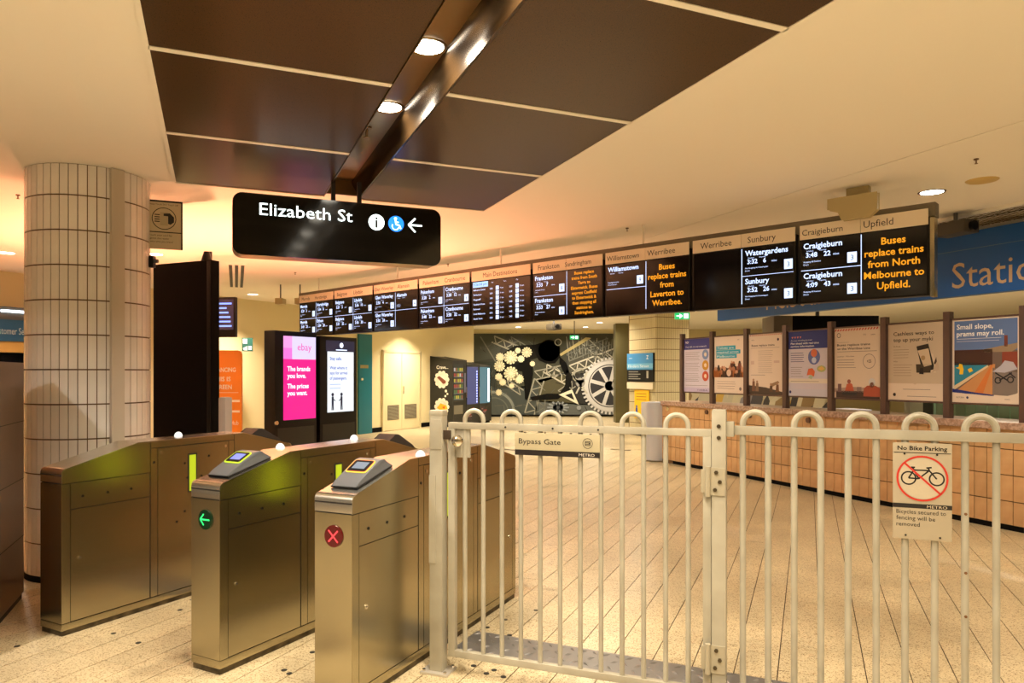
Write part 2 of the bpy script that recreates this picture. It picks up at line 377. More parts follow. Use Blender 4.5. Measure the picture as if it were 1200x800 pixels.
# ---- floor: terrazzo tiles
FT = Vector((.384, .924)); GT = Vector((.924, -.384)); TW, TL, G0 = .2035, .407, .0595
fl = MB().box(-14, 13.2, -7.2, 24.6, -.1, -.004).build('floor', mat('floor_joint', (64, 46, 30), .8), kind='structure')
MB().prism([(-14, 14.0), (13.1, 14.0), (13.1, 24.5), (-14, 24.5)], -.004, 0, 'z').build('polished_floor', TERR, fl)
MB().prism([(-14, -7), (13.1, -7), (13.1, 2.8), (-14, 2.8)], -.004, 0, 'z').build('front_floor', TERR, fl)
g = .0026; gl = .0008
tm = MB().box(g, TW - g, gl, TL - gl, -.006, 0).mesh('floor_tile', TERR, smooth=False)
rzf = -math.atan2(FT.x, FT.y)
cand = []
for i in range(-75, 80):
    for j in range(0, 50):
        gg = G0 + i * TW; ff = 1.2 + (j + .5 * (i % 2)) * TL
        c = GT * (gg + TW / 2) + FT * (ff + TL / 2)
        if not (2.9 < c.y < 14.0): continue
        c0 = GT * gg + FT * ff
        Y = c.y; u = 600 + F * c.x / Y; v = HZ + EYE * F / Y
        vis = -30 < u < 1230 and v < 815
        if not vis and not (abs(c.x) < 12): continue
        cand.append((0 if vis else 1, Y, c0))
cand.sort(key=lambda t: (t[0], t[1]))
rest = MB(); nq = 0
for vis, Y, c0 in cand:
    if nq < 300 and vis == 0:
        inst(tm, 'floor_tile', fl, (c0.x, c0.y, random.uniform(-.0004, .0004)), rzf); nq += 1
    else:
        P = [c0 + GT * x + FT * y for x, y in ((g, gl), (TW - g, gl), (TW - g, TL - gl), (g, TL - gl))]
        rest.add([(p.x, p.y, 0) for p in P] + [(p.x, p.y, -.005) for p in P], [(0, 1, 2, 3), (4, 5, 1, 0), (5, 6, 2, 1), (6, 7, 3, 2), (7, 4, 0, 3)])
rest.build('floor_tile', TERR, fl, smooth=False, kind='stuff')
stud = MB().cyl((0, 0, -.001), (0, 0, .002), .015, 10).mesh('floor_stud', mat('stud_dark', (62, 60, 56), .5, .5))
for u, v in ((133, 742), (162, 753), (211, 714.5), (333, 785), (339, 789), (366, 764), (555, 780), (579, 785), (590, 793), (570, 789), (597, 744), (628, 715), (592, 726), (571, 735), (20, 757)):
    p = floor_at(u, v); inst(stud, 'floor_stud', fl, (p.x, p.y, 0))

# ================================================================== round tiled column
CX, CY, CR = -3.258, 5.51, .42
t = thing('tiled_column', 'thick round column of narrow white glazed tiles at left', 'column', (CX, CY, 0))
MB().cyl((0, 0, 0), (0, 0, CZ), CR - .008, 66).build('core', GROUT, t)
MB().cyl((0, 0, 0), (0, 0, .045), CR + .004, 44).build('skirting', MATTE_BLACK, t)
NT = 44; da = 2 * math.pi / NT
rowsz = [(.045, .270)] + [(.280 + .25 * k, .520 + .25 * k) for k in range(10)] + [(2.780, 2.996)]
def ctile(z0, z1):
    b = MB(); h = da / 2 - .0075
    A = [(CR * math.cos(x), CR * math.sin(x)) for x in (-h, 0, h)] ; Bq = [((CR - .012) * math.cos(x), (CR - .012) * math.sin(x)) for x in (h, -h)]
    b.prism(A + Bq, 0, z1 - z0, 'z'); return b
cmesh = {}
camdir = math.atan2(-CY, -CX); cn = 0; rest = MB()
order = sorted(range(NT), key=lambda k: abs((k * da - camdir + math.pi) % (2 * math.pi) - math.pi))
strip_a = camdir + R(24)
for k in order:
    aa = k * da
    for z0, z1 in rowsz:
        if cn < 288:
            key = round(z1 - z0, 4)
            if key not in cmesh: cmesh[key] = ctile(z0, z1).mesh('tile', COLTILE, smooth=False)
            inst(cmesh[key], 'tile', t, (0, 0, z0), aa); cn += 1
        else:
            b = ctile(z0, z1); ca, sa_ = math.cos(aa), math.sin(aa)
            rest.add([(x * ca - y * sa_, x * sa_ + y * ca, z + z0) for x, y, z in b.v], b.f)
rest.build('tile', COLTILE, t, smooth=False, kind='stuff')
s = MB(); s.box(CR - .01, CR + .03, -.045, .045, .045, CZ - .003); s.box(CR + .0, CR + .038, -.05, -.038, .045, CZ - .003)
o = s.build('cable_cover', mat('cover_white', (200, 188, 172), .4), t, bevel=.004); o.rotation_euler = (0, 0, strip_a)
# flag sign on the column
t = thing('flag_sign', 'small grey flag sign with a hand and card pictogram beside the column', 'sign', (-2.88, 5.62, 2.485), ang(D2))
MB().box(-.02, .262, 0, .025, 0, .385).build('panel', BLACK, t, bevel=.003)
f = Flat(-.001); GR = (196, 182, 150)
f.rect(.005, .0, .25, .37, GR).up().rect(.005, .128, .25, .136, (20, 18, 16)).text('Please Touch On / Touch Off', .02, .345, .018, (30, 26, 22), width=.21)
f.ring(.128, .24, .088, .006, (25, 22, 20)).rect(.10, .185, .155, .29, (178, 164, 132))
f.up().poly([(.125, .28), (.17, .285), (.20, .255), (.2, .215), (.175, .195), (.157, .2), (.157, .26), (.125, .262)], (25, 22, 20))
for k in range(4): f.line(.06, .215 + k * .018, .098, .215 + k * .018, .008, (25, 22, 20))
for k, tx in enumerate(('Touch your card flat', 'against the reader', 'every time you travel')): f.text(tx, .02, .1 - .025 * k, .02, (40, 36, 30))
f.build('print', t)
t = thing('security_camera', 'small black box camera on the column below the flag sign', 'camera', (-2.86, 5.62, 2.33), 0)
MB().box(-.01, .045, -.02, .03, .0, .09).build('housing', BLACK, t, bevel=.006); MB().cyl((.045, 0, .05), (.075, 0, .05), .015, 12).build('lens', GREYPL, t)

# ================================================================== black totem and pale post
t = thing('display_totem', 'tall matte black back of a display totem right of the column', 'display', (-2.65, 6.3, 0), ang((.916, -.40)))
MB().box(-.72, 0, 0, .09, .06, 2.5).build('casing', MATTE_BLACK, t, bevel=.008)
MB().box(-.70, -.02, .01, .08, 0, .06).build('foot', BLACK, t)
MB().box(-.045, -.006, -.012, 0, .08, 2.49).build('edge_moulding', BLACK, t, bevel=.003)
o = MB().tube([(-.11, .05, 2.5), (-.11, .05, 2.585)], [.05, .025], 12).build('lifting_cap', BLACK, t)
t = thing('grey_post', 'short pale grey post just right of the black totem', 'post', (-2.40, 5.98, 0), R(-25))
MB().box(-.04, .04, -.04, .04, 0, 1.3).build('post', mat('post_grey', (176, 166, 158), .4), t, bevel=.02); MB().box(-.06, .06, -.06, .06, 0, .012).build('foot_plate', STEEL, t)
# steel cabinet at the far left
p = floor_at(28, 700)
t = thing('steel_cabinet', 'tall brown-toned steel cabinet cut by the left edge', 'cabinet', (p.x, p.y, 0), ang((.385, -.923)))
MB().box(0, 1.3, -.7, 0, .04, 1.568).build('carcass', mat('dark_steel', (120, 92, 66), .35, .9), t, bevel=.006); MB().box(.01, 1.29, -.69, -.01, 0, .04).build('plinth', STEEL_DK, t)
for z in (.42, .8, 1.18): MB().box(0, 1.3, -.001, .0015, z, z + .004).build('seam', STEEL_DK, t)
# right side of this frame is +y?  (side towards the gates)

# ================================================================== fare gates
YEL = mat('slot_glow', (170, 182, 10), .4, 0, .8)
def fare_gate(loc, rz, label, status, reader, rear=True, L=1.76, width=.21, glare_caps=()):
    t = thing('fare_gate', label, 'ticket gate', loc, rz, 'fare gates')
    Wd = width; H = 1.067; s0 = .47
    def top(y):
        y = min(y, L - y)
        return .958 + (H - .958) * (y - .03) / (s0 - .03) if y < s0 else H
    prof = [(.006, .072), (L - .006, .072), (L - .006, .90), (L - .02, .93), (L - .04, .95), (L - s0, H - .006), (s0, H - .006), (.04, .95), (.02, .93), (.006, .90)]
    MB().prism(prof, -Wd + .005, -.005).build('core', STEEL_DK, t)
    MB().box(-Wd + .006, -.006, .006, L - .006, 0, .03).build('plinth', PLINTH, t)
    MB().box(-Wd, 0, 0, L, .03, .07).build('skirt', STEEL, t, bevel=.003)
    # bent top sheet with bullnose
    th = .005; up_ = []
    def nose(y0, sgn):
        c = (y0 + sgn * .028, .927)
        return [(y0, .872)] + [(c[0] - sgn * .028 * math.cos(a), c[1] + .028 * math.sin(a)) for a in [R(x) for x in (0, 25, 50, 75, 95)]]
    front = nose(0, 1); back = nose(L, -1)[::-1]
    outer = front + [(s0, H), (L - s0, H)] + back
    inner = [(y + (th if y < .03 else (-th if y > L - .03 else 0)), z - (th if z > .93 else 0)) for y, z in outer]
    MB().prism(outer + inner[::-1], -Wd, 0).build('top_sheet', STEEL_TOP, t)
    for x0, x1 in ((-.004, 0), (-Wd, -Wd + .004)):      # the two flanks
        e0, e1 = (x0, x1)
        for a, b in ((0, .549), (L - .549, L)):
            fr_ = a == 0
            if fr_: pr = [(a + .001, .869), (.549, .869), (.549, H - .004), (s0, H - .004), (.05, .96), (.025, .95), (.004, .93)]
            else: pr = [(b - .001, .869), (L - .549, .869), (L - .549, H - .004), (L - s0, H - .004), (L - .05, .96), (L - .025, .95), (L - .004, .93)]
            MB().prism(pr, e0, e1).build('cheek_panel', STEEL, t)
            c0, c1 = (.052, .545) if fr_ else (L - .545, L - .052)
            o = MB().box(e0, e1, c0, c1, .718, .865).build('access_panel', STEEL, t)
            MB().box(e0, e1, c0, c1, .074, .714).build('lower_door', STEEL, t)
            q0, q1 = (0.001, .049) if fr_ else (L - .049, L - .001)
            MB().box(e0, e1, q0, q1, .072, .865).build('corner_strip', STEEL, t)
            ex = x1 if x1 == 0 else x0; sg = 1 if x1 == 0 else -1
            ly = c0 + .05 if fr_ else c1 - .05
            lk = MB().cyl((ex, ly, .43), (ex + sg * .004, ly, .43), .011, 12).build('lock', CHROME, t)
            MB().box(min(ex + sg * .004, ex + sg * .005), max(ex + sg * .004, ex + sg * .005), ly - .006, ly + .006, .428, .432).build('keyhole', STEEL_DK, lk)
        MB().box(e0, e1, .553, .60, .074, 1.02).build('mullion', STEEL, t); MB().box(e0, e1, L - .60, L - .553, .074, 1.02).build('mullion', STEEL, t)
        MB().box(e0, e1, .604, L - .604, .074, 1.018).build('centre_door', STEEL, t)
        MB().box(e0, e1, .553, L - .553, 1.023, H - .004).build('top_rail', STEEL, t)
        ex = x1 if x1 == 0 else x0; sg = 1 if x1 == 0 else -1
        MB().box(min(ex, ex + sg * .002), max(ex, ex + sg * .002), .825, .895, .70, .96).build('slot_surround', STEEL_DK, t)
        MB().box(min(ex, ex + sg * .003), max(ex, ex + sg * .003), .835, .885, .71, .95).build('light_slot', YEL if sg > 0 else mat('slot_glow_bright', (190, 205, 10), .4, 0, 3), t)
        dots = [(.575, .93), (.63, .985), (.80, .90), (.82, .80), (.80, .58), (.74, .52), (.93, .80), (.99, .93), (L - .63, .985)]
        dots += [(.12, .785), (.27, .785), (.42, .785)]
        for dy, dz in dots:
            sm = (dy, dz) in ((.63, .985), (L - .63, .985))
            MB().cyl((ex, dy, dz), (ex + sg * .0025, dy, dz), .0105 if sm else .0075, 8).build('screw' if sm else 'sensor_hole', CHROME if sm else BLACK, t)
    for y0, y1, fr_ in ((0, .004, True), (L - .004, L, False)):
        MB().box(-Wd + .001, -.001, y0, y1, .072, .866).build('end_plate', STEEL, t)
    MB().box(-Wd, 0, -.001, .0, .912, .919).build('nose_groove', STEEL_DK, t)
    if status:
        g = thing_part('status_light', t); cx, cz = -Wd / 2 + .005, .765
        MB().cyl((cx, 0, cz), (cx, -.006, cz), .05, 28).build('lens', mat('lens_' + status, (0, 44, 24) if status == 'arrow' else (84, 0, 8), .15), g)
        f = Flat(-.0075); c, e = ((30, 235, 110), 1.1) if status == 'arrow' else ((255, 56, 64), 1.0)
        if status == 'arrow':
            f.line(cx - .034, cz, cx + .034, cz, .008, c, e); f.line(cx - .034, cz, cx - .008, cz + .028, .008, c, e); f.line(cx - .034, cz, cx - .008, cz - .028, .008, c, e)
        else:
            f.line(cx - .026, cz - .026, cx + .026, cz + .026, .008, c, e); f.line(cx - .026, cz + .026, cx + .026, cz - .026, .008, c, e)
        f.build('symbol', g)
    sl = math.atan2(H - .958, s0 - .03)
    def make_reader(front, ringc, scr, dark=False):
        rd = thing_part('card_reader', t)
        y0 = .075 if front else L - .075
        rd.location = (-Wd / 2, y0, top(.075) + .003); rd.rotation_euler = (sl, 0, 0) if front else (sl, 0, math.pi)
        if not front: rd.rotation_euler = Matrix.Rotation(math.pi, 3, 'Z').to_euler(); rd.rotation_euler = (sl, 0, math.pi)
        hw = .072; prof = [(.012, .0), (0, .006), (.03, .02), (.20, .062), (.235, .058), (.285, .0)]
        b = MB(); vs = []
        n = len(prof)
        for x, k in ((-hw, 0), (-hw * .97, 1), (hw * .97, 1), (hw, 0)):
            vs += [(x, p[0] + (.02 * (1 - k)), p[1] * (.8 + .2 * k)) for p in prof]
        fs = [(j * n + i, j * n + (i + 1) % n, (j + 1) * n + (i + 1) % n, (j + 1) * n + i) for j in range(3) for i in range(n)] + [tuple(range(n)), tuple(range(4 * n - 1, 3 * n - 1, -1))]
        b.add(vs, fs); b.build('housing', GREYPL if not dark else mat('dark_housing', (44, 42, 42), .3), rd, bevel=.004)
        MB().box(-hw - .004, hw + .004, .002, .29, -.003, .003).build('gasket', BLACK, rd)
        # face plate lies on the sloping face of the pod
        fa = math.atan2(.042, .17); fp = thing_part('face', rd); fp.location = (0, .03, .0205); fp.rotation_euler = (fa, 0, 0)
        def rr(x0, x1, y0, y1, z0, z1, rad=.014):
            pts = []
            for (cx, cy, a0) in ((x1 - rad, y1 - rad, 0), (x0 + rad, y1 - rad, 90), (x0 + rad, y0 + rad, 180), (x1 - rad, y0 + rad, 270)):
                pts += [(cx + rad * math.cos(R(a0 + q)), cy + rad * math.sin(R(a0 + q))) for q in (0, 30, 60, 90)]
            return MB().prism(pts, z0, z1, 'z')
        rr(-.060, .060, .068, .168, .0, .004).build('light_ring', ringc, fp)
        rr(-.053, .053, .075, .161, .002, .0055, .01).build('bezel', BLACK, fp)
        if reader == 'r' and front: rr(-.056, .056, .072, .165, .003, .0046, .012).build('inner_ring', mat('ring_red', (235, 60, 20), .4, 0, .9), fp)
        MB().box(-.036, .036, .094, .146, .004, .0065).build('display', scr, fp)
    if reader:
        ringc = mat('ring_green', (190, 215, 30), .4, 0, .9) if reader == 'g' else mat('ring_amber', (250, 210, 60), .4, 0, .9)
        make_reader(True, ringc, mat('reader_screen', (110, 120, 200), .3, 0, 1.1) if reader == 'g' else mat('reader_screen_grey', (120, 130, 140), .3, 0, .9))
        if reader == 'r':
            pass
    if rear: make_reader(False, mat('ring_off', (40, 40, 38), .4), BLACK, True)
    for dy, dx in glare_caps:
        MB().dome((dx, dy, H), .026, h=.03).build('glare_cap', mat('glare_white', (250, 246, 238), .3, 0, .8), t)  # glowing white caps imitate round glare spots on the steel tops
    return t
def thing_part(name, parent):
    o = bpy.data.objects.new(name, None); COL.objects.link(o); o.parent = parent; o.empty_display_size = .05; return o
A12 = -math.atan2(.47, .8826); A3 = -math.atan2(.418, .908)
fare_gate((-2.559, 4.057, 0), A12, 'steel fare gate beside the tiled column, plain dark front without a light', None, None, glare_caps=((.88, -.17),))
fare_gate((-1.449, 3.541, 0), A12, 'steel fare gate with a green lit arrow on its front', 'arrow', 'g', glare_caps=((.56, -.17), (1.2, -.17)))
fare_gate((-.712, 3.181, 0), A3, 'steel fare gate with a red lit cross, nearest the bypass gate', 'cross', 'r', glare_caps=((.6, -.02),), rear=False)

# checker plates on the floor
def plate(name, pts, label):
    P = [Vector(p) for p in pts]; c = sum(P, Vector((0, 0))) / len(P); b = MB()
    b.prism([tuple(p - c) for p in P], 0.0005, .005, 'z'); t = thing('checker_plate', label, 'floor plate', (c.x, c.y, 0))
    b.build('sheet', CHECKER, t)
    ax = (P[1] - P[0]); ay = (P[3] - P[0]); n1 = int(ax.length / .062); n2 = int(ay.length / .062); st = MB()
    for i in range(n1):
        for j in range(n2):
            q = P[0] + ax * ((i + .5) / n1) + ay * ((j + .5) / n2) - c; a = R(45 if (i + j) % 2 else -45) + ang(ax); d = Vector((math.cos(a), math.sin(a))) * .026; e = Vector((-d.y, d.x)) * .36
            st.add([(q.x - d.x, q.y - d.y, .005), (q.x + e.x, q.y + e.y, .005), (q.x + d.x, q.y + d.y, .005), (q.x - e.x, q.y - e.y, .005), (q.x, q.y, .012)], [(0, 1, 4), (1, 2, 4), (2, 3, 4), (3, 0, 4)])
    st.build('tread_stud', CHECKER, t, kind='stuff')
pl = Vector((1, -.45)).normalized(); pn = Vector((.41, .91))
a0 = Vector((-.33, 3.865)); plate('p', [a0, a0 + pl * 2.9, a0 + pl * 2.9 + pn * .31, a0 + pn * .31], 'long checker plate ramp on the floor behind the bypass gate')
a0 = Vector((-2.13, 4.72)); pl2 = Vector((.88, -.47)); plate('p', [a0, a0 + pl2 * .8, a0 + pl2 * .8 + Vector((.14, .27)), a0 + Vector((.14, .27))], 'checker plate strip on the floor between the first two fare gates')

# ================================================================== white bar fence and bypass gate
GA = Vector((-.325, 3.590)); GD = Vector((1, -.3824)).normalized(); ga = ang(GD)
BARW = CREAM
t = thing('fence_post', 'short cream steel post on a bolted foot plate at the latch end', 'post', (GA.x - .045, GA.y + .005, 0), ga)
MB().box(-.035, .035, -.03, .03, .01, 1.30).build('shaft', BARW, t, bevel=.004)
MB().box(-.037, .037, -.032, .032, 1.285, 1.315).build('cap', BARW, t, bevel=.008)
fp = MB().box(-.075, .075, -.06, .06, 0, .012).build('foot_plate', mat('worn_white_metal', (205, 200, 190), .35, .6), t, bevel=.003)
for x, y in ((-.058, -.045), (.058, -.045), (-.058, .045), (.058, .045)): MB().cyl((x, y, .012), (x, y, .022), .009, 6).build('bolt', CHROME, fp)
MB().box(-.036, .0, -.034, -.03, .55, .99).build('cover_strip', CREAM, t); MB().box(-.03, .03, -.034, -.03, 1.12, 1.27).build('strike_plate', CREAM, t, bevel=.002)
def hoop(mb, x0, x1, zb, zt, r):
    rad = (x1 - x0) / 2; c = (x0 + x1) / 2
    mb.tube([(x0, 0, zb)] + [(c - rad * math.cos(R(a)), 0, zt - rad - r + rad * math.sin(R(a))) for a in range(0, 181, 15)] + [(x1, 0, zb)], r, 10)
    return mb
def at_u(u, o, d):      # distance along a line o+d*s that shows at column u
    k = (u - 600) / F; return (k * o.y - o.x) / (d.x - k * d.y)
t = thing('bypass_gate', 'cream steel bar gate with hoops and a Bypass Gate sign', 'gate', (GA.x, GA.y, 0), ga)
s1 = at_u(834, GA, GD); s0 = .012
MB().box(s0, s1, -.016, .016, 1.222, 1.254).build('top_rail', BARW, t, bevel=.003)
MB().box(s0, s1, -.016, .016, .085, .118).build('bottom_rail', BARW, t, bevel=.003)
MB().box(s0, s0 + .036, -.017, .017, .085, 1.222).build('stile', BARW, t, bevel=.003)
MB().box(s1 - .036, s1, -.017, .017, .085, 1.222).build('stile', BARW, t, bevel=.003)
bars = [545, 565.5, 587.5, 609, 631.5, 654.5, 678, 702, 727.5, 753.5, 780, 806.5]
sv = [at_u(u, GA, GD) for u in bars]; d0 = sv[0]; dd = (sv[-1] - sv[0]) / 11
for k in range(12): MB().cyl((d0 + dd * k, 0, .118), (d0 + dd * k, 0, 1.222), .0115, 12).build('bar', BARW, t)
for k in range(0, 12, 2): hoop(MB(), d0 + dd * k, d0 + dd * (k + 1), 1.252, 1.326, .0115).build('hoop', BARW, t)
MB().box(s0, s0 + .115, -.006, .006, 1.08, 1.222).build('latch_plate', BARW, t, bevel=.002)
kn = MB(); kn.cyl((.075, -.006, 1.165), (.075, -.035, 1.165), .012, 12); kn.tube([(.075, -.03, 1.165), (.075, -.038, 1.165), (.075, -.05, 1.165), (.075, -.058, 1.165)], [.02, .03, .028, .012], 16); kn.build('latch_knob', CHROME, t)
MB().box(-.03, .03, -.03, -.017, 1.17, 1.215).build('latch_bolt', mat('rusty_latch', (70, 58, 46), .5, .6), t, bevel=.003)
for x in (.32, .56, .78): MB().cyl((x, -.016, 1.238), (x, -.0185, 1.238), .005, 8).build('screw', STEEL_DK, t)
# sign on the gate
t2 = thing('gate_sign', 'beige and black sign reading Bypass Gate hung under the top rail', 'sign', (GA.x, GA.y, 0), ga)
x0, x1 = at_u(605.5, GA, GD), at_u(704.5, GA, GD)
MB().box(x0, x1, -.024, -.0175, 1.108, 1.215).build('panel', mat('sign_beige', (170, 160, 130), .45), t2, bevel=.002)
f = Flat(-.0248, .0004); w_ = x1 - x0
f.rect(x0, 1.108, x1, 1.134, (22, 14, 12)).up(); f.text('Bypass Gate', x0 + .02, 1.163, .036, (28, 22, 18), width=w_ * .5)
f.text('METRO', x1 - .10, 1.114, .018, (205, 195, 180), width=.075)
f.ring(x1 - .058, 1.174, .024, .0025, (28, 22, 18)).rect(x1 - .071, 1.163, x1 - .045, 1.185, (28, 22, 18)).up().line(x1 - .068, 1.168, x1 - .048, 1.168, .002, (198, 186, 150)).line(x1 - .068, 1.174, x1 - .052, 1.174, .002, (198, 186, 150)).line(x1 - .068, 1.18, x1 - .048, 1.18, .002, (198, 186, 150))
f.build('print', t2)
for x in (x0 + .05, x0 + .15, x1 - .14, x1 - .045): MB().cyl((x, -.02, 1.216), (x, -.02, 1.219), .006, 8).build('clip', STEEL_DK, t2)
# hinge post
s2 = at_u(843, GA, GD)
t = thing('hinge_post', 'wide cream steel post with bolted hinges between gate and fence', 'post', (GA.x + GD.x * s2, GA.y + GD.y * s2, 0), ga)
MB().box(-.030, .030, -.03, .03, .01, 1.335).build('shaft', BARW, t, bevel=.004); MB().box(-.08, .08, -.06, .06, 0, .012).build('foot_plate', STEEL, t)
MB().box(-.028, .028, -.028, .028, 1.333, 1.341).build('cap', BARW, t, bevel=.003)
for z in (1.03, .26):
    h = MB(); h.box(-.034, .026, -.036, -.03, z - .06, z + .06); h.cyl((-.045, -.036, z - .065), (-.045, -.036, z + .065), .012, 12); h.box(-.075, -.045, -.03, -.02, z - .05, z + .05)
    hh = h.build('hinge', mat('hinge_cream', (164, 156, 134), .45, .2), t)
    for dx, dz in ((-.015, -.035), (.005, 0), (-.01, .04)): MB().cyl((dx, -.036, z + dz), (dx, -.042, z + dz), .009, 6).build('bolt', mat('bolt_dark', (84, 74, 58), .4, .8), hh)
for z in (1.27, 1.22): MB().cyl((.0, -.03, z), (.0, -.034, z), .009, 8).build('bolt', mat('bolt_dark', (84, 74, 58), .4, .8), t)
MB().box(.03, .062, -.02, .02, 1.225, 1.29).build('bracket', CREAM, t, bevel=.003)
# right-hand fence
FO = Vector((.972, 3.12)); FD = Vector((1, -.4)).normalized(); fa_ = ang(FD)
t = thing('bar_fence', 'cream steel bar fence with hoops running off the right edge', 'fence', (FO.x, FO.y, 0), fa_)
MB().box(.0, 1.75, -.018, .018, 1.232, 1.270).build('top_rail', BARW, t, bevel=.003)
MB().box(.0, 1.75, -.018, .018, .085, .12).build('bottom_rail', BARW, t, bevel=.003)
MB().box(1.71, 1.75, -.02, .02, 0, 1.232).build('stile', BARW, t)
sa_, sb_ = at_u(870.5, FO, FD), at_u(1167.5, FO, FD); dd = (sb_ - sa_) / 9
for k in range(15): MB().cyl((sa_ + dd * k, 0, .12), (sa_ + dd * k, 0, 1.232), .0135, 12).build('bar', BARW, t)
for k in range(0, 14, 2): hoop(MB(), sa_ + dd * k, sa_ + dd * (k + 1), 1.268, 1.345, .0135).build('hoop', BARW, t)
for z in (.95, .72, .55): MB().cyl((sb_ - dd + .0, -.013, z), (sb_ - dd, -.015, z), .006, 6).build('rust_spot', mat('rust', (110, 74, 40), .8), t)
t = thing('no_bike_sign', 'beige No Bike Parking sign fixed to the right fence', 'sign', (FO.x, FO.y, 0), fa_)
x0, x1 = at_u(1045.5, FO, FD), at_u(1114.5, FO, FD); z0, z1 = .838, 1.222; wd_ = x1 - x0
MB().box(x0, x1, -.022, -.016, z0, z1).build('panel', mat('sign_grey', (164, 152, 128), .45), t, bevel=.003)
f = Flat(-.0228, .0004, x0, z0, wd_, z1 - z0)
INK = (24, 20, 18)
f.text('No Bike Parking', .5, .925, .062, INK, width=.84, align='c', bold=.02).rect(.02, .895, .98, .902, INK)
f.rect(.0, .325, 1, .37, INK).up().text('METRO', .58, .332, .04, (196, 180, 150), width=.34)
for k, tx in enumerate(('Bicycles secured to', 'fencing will be', 'removed')): f.text(tx, .06, .265 - .065 * k, .062, (52, 44, 36), width=(.84, .66, .40)[k])
f.disc(.5, .635, .40, (180, 168, 144), n=32)
f.up()
for cx in (.27, .745): f.ring(cx, .635, .135, .028, INK, n=24)
q = .028
for a, b, c, d in ((.27, .635, .36, .72), (.36, .72, .62, .72), (.27, .635, .44, .632), (.36, .72, .44, .632), (.44, .632, .62, .72), (.62, .72, .745, .635), (.36, .72, .34, .745), (.62, .72, .605, .745), (.31, .748, .38, .748), (.57, .745, .66, .752)): f.line(a, b, c, d, q, INK)
f.up().ring(.5, .635, .44, .034, (190, 44, 30), n=36); f.line(.20, .79, .82, .475, .036, (190, 44, 30))
f.build('print', t)
for dx, dz in ((.22, .04), (.80, .035), (.2, .885), (.75, .885)):
    MB().cyl((x0 + dx * wd_, -.022, z0 + dz * (z1 - z0)), (x0 + dx * wd_, -.025, z0 + dz * (z1 - z0)), .004, 8).build('rivet', STEEL_DK, t)

# ================================================================== tiled counter with poster frames
def cp(u): # point on counter foot line at column u
    v = HZ + (u - 258) * .2006; return floor_at(u, v)
C0 = cp(776); CD = Vector((.385, -.923))            # runs from the far end towards the camera's right
ca = ang(CD)
t = thing('tiled_counter', 'long counter clad in tan glazed tiles with a stone coping', 'counter', (C0.x, C0.y, 0), ca)
LC = 7.0
MB().box(.0, LC, .012, .55, 0, .985).build('core', GROUT, t)
MB().box(.3, LC, .004, .012, 0, .05).build('skirting', MATTE_BLACK, t)
MB().box(-.02, LC, -.03, .57, .96, 1.03).build('coping', COPING, t, bevel=.008)
tw = .125; nt = int(LC / tw)
zz = [(.055, .273), (.282, .520), (.529, .767), (.776, .957)]
cmeshes = [MB().box(.0035, tw - .0035, 0, .012, 0, b - a).mesh('tile', COUNTTILE, smooth=False) for a, b in zz]
for i in range(nt):
    for j, (a, b) in enumerate(zz): inst(cmeshes[j], 'tile', t, (i * tw, random.uniform(-.0006, .0006), a))
for u in (783, 828, 878, 946):
    q = cp(u); s = (Vector((q.x, q.y)) - Vector((C0.x, C0.y))).dot(CD)
    MB().cyl((s, 0, .90), (s, -.02, .90), .035, 14).build('cable_cap', CHROME if u < 800 else mat('cap_brown', (96, 66, 48), .4), t)
ec = MB(); pts = [(.0, .55), (.0, -.03)] + [(-.02 - .2 * math.sin(R(k)), -.22 + .19 * math.cos(R(k)) - .0) for k in range(0, 91, 15)][1:] + [(-.24, .40), (-.12, .55)]
pts = [(.0, .55), (.0, -.05), (-.05, -.14), (-.13, -.2), (-.24, -.22), (-.35, -.19), (-.42, -.1), (-.44, .05), (-.44, .4), (-.36, .52), (-.2, .55)]
ec.prism(pts, .02, 1.0, 'z')
ec.build('rounded_end', mat('white_enamel_end', (206, 212, 226), .2, .3), t)

# posts and posters (0.765 m apart)
us = [794, 828.3, 867.5, 912.3, 964.8, 1027.8, 1101.3, 1190]
ss = []
for u in us:
    q = cp(u); ss.append((Vector((q.x, q.y)) - Vector((C0.x, C0.y))).dot(CD))
pitch = (ss[-1] - ss[0]) / 7
t = thing('poster_stand', 'row of brown bronze posts holding posters above the counter', 'stand', (C0.x, C0.y, 1.03), ca)
pm = MB().box(-.035, .035, .06, .13, 0, 1.11).mesh('post', POSTM, bevel=.003)
for k in range(9): inst(pm, 'post', t, (ss[0] + pitch * k, 0, 0))
for k in range(8):
    a = ss[0] + pitch * k + .036; b = a + pitch - .072
    MB().box(a, b, .085, .105, 1.02, 1.035).build('rail', POSTM, t); MB().box(a, b, .085, .105, .15, .165).build('rail', POSTM, t)
    if k < 7: MB().box(a, b, .10, .106, .165, 1.02).build('backing_board', mat('backing', (150, 130, 116), .6), t)
PAPER = (222, 206, 192); LIL = (206, 200, 220)
def poster(k, label, draw):
    a = ss[0] + pitch * k + .05; wdt = pitch - .10
    t = thing('poster', label, 'poster', (C0.x, C0.y, 1.03), ca)
    MB().box(a, a + wdt, .092, .0985, .17, 1.015).build('sheet', cm(PAPER), t)
    f = Flat(.0912, .0006, a, .17, wdt, .845); draw(f); f.build('print', t); return t
def lines(f, x0, x1, z, n, dz, c=(110, 100, 104), h=.006, jag=.15):
    for k in range(n):
        f.rect(x0, z - k * dz, x1 - (x1 - x0) * jag * random.random(), z - k * dz + h, c)
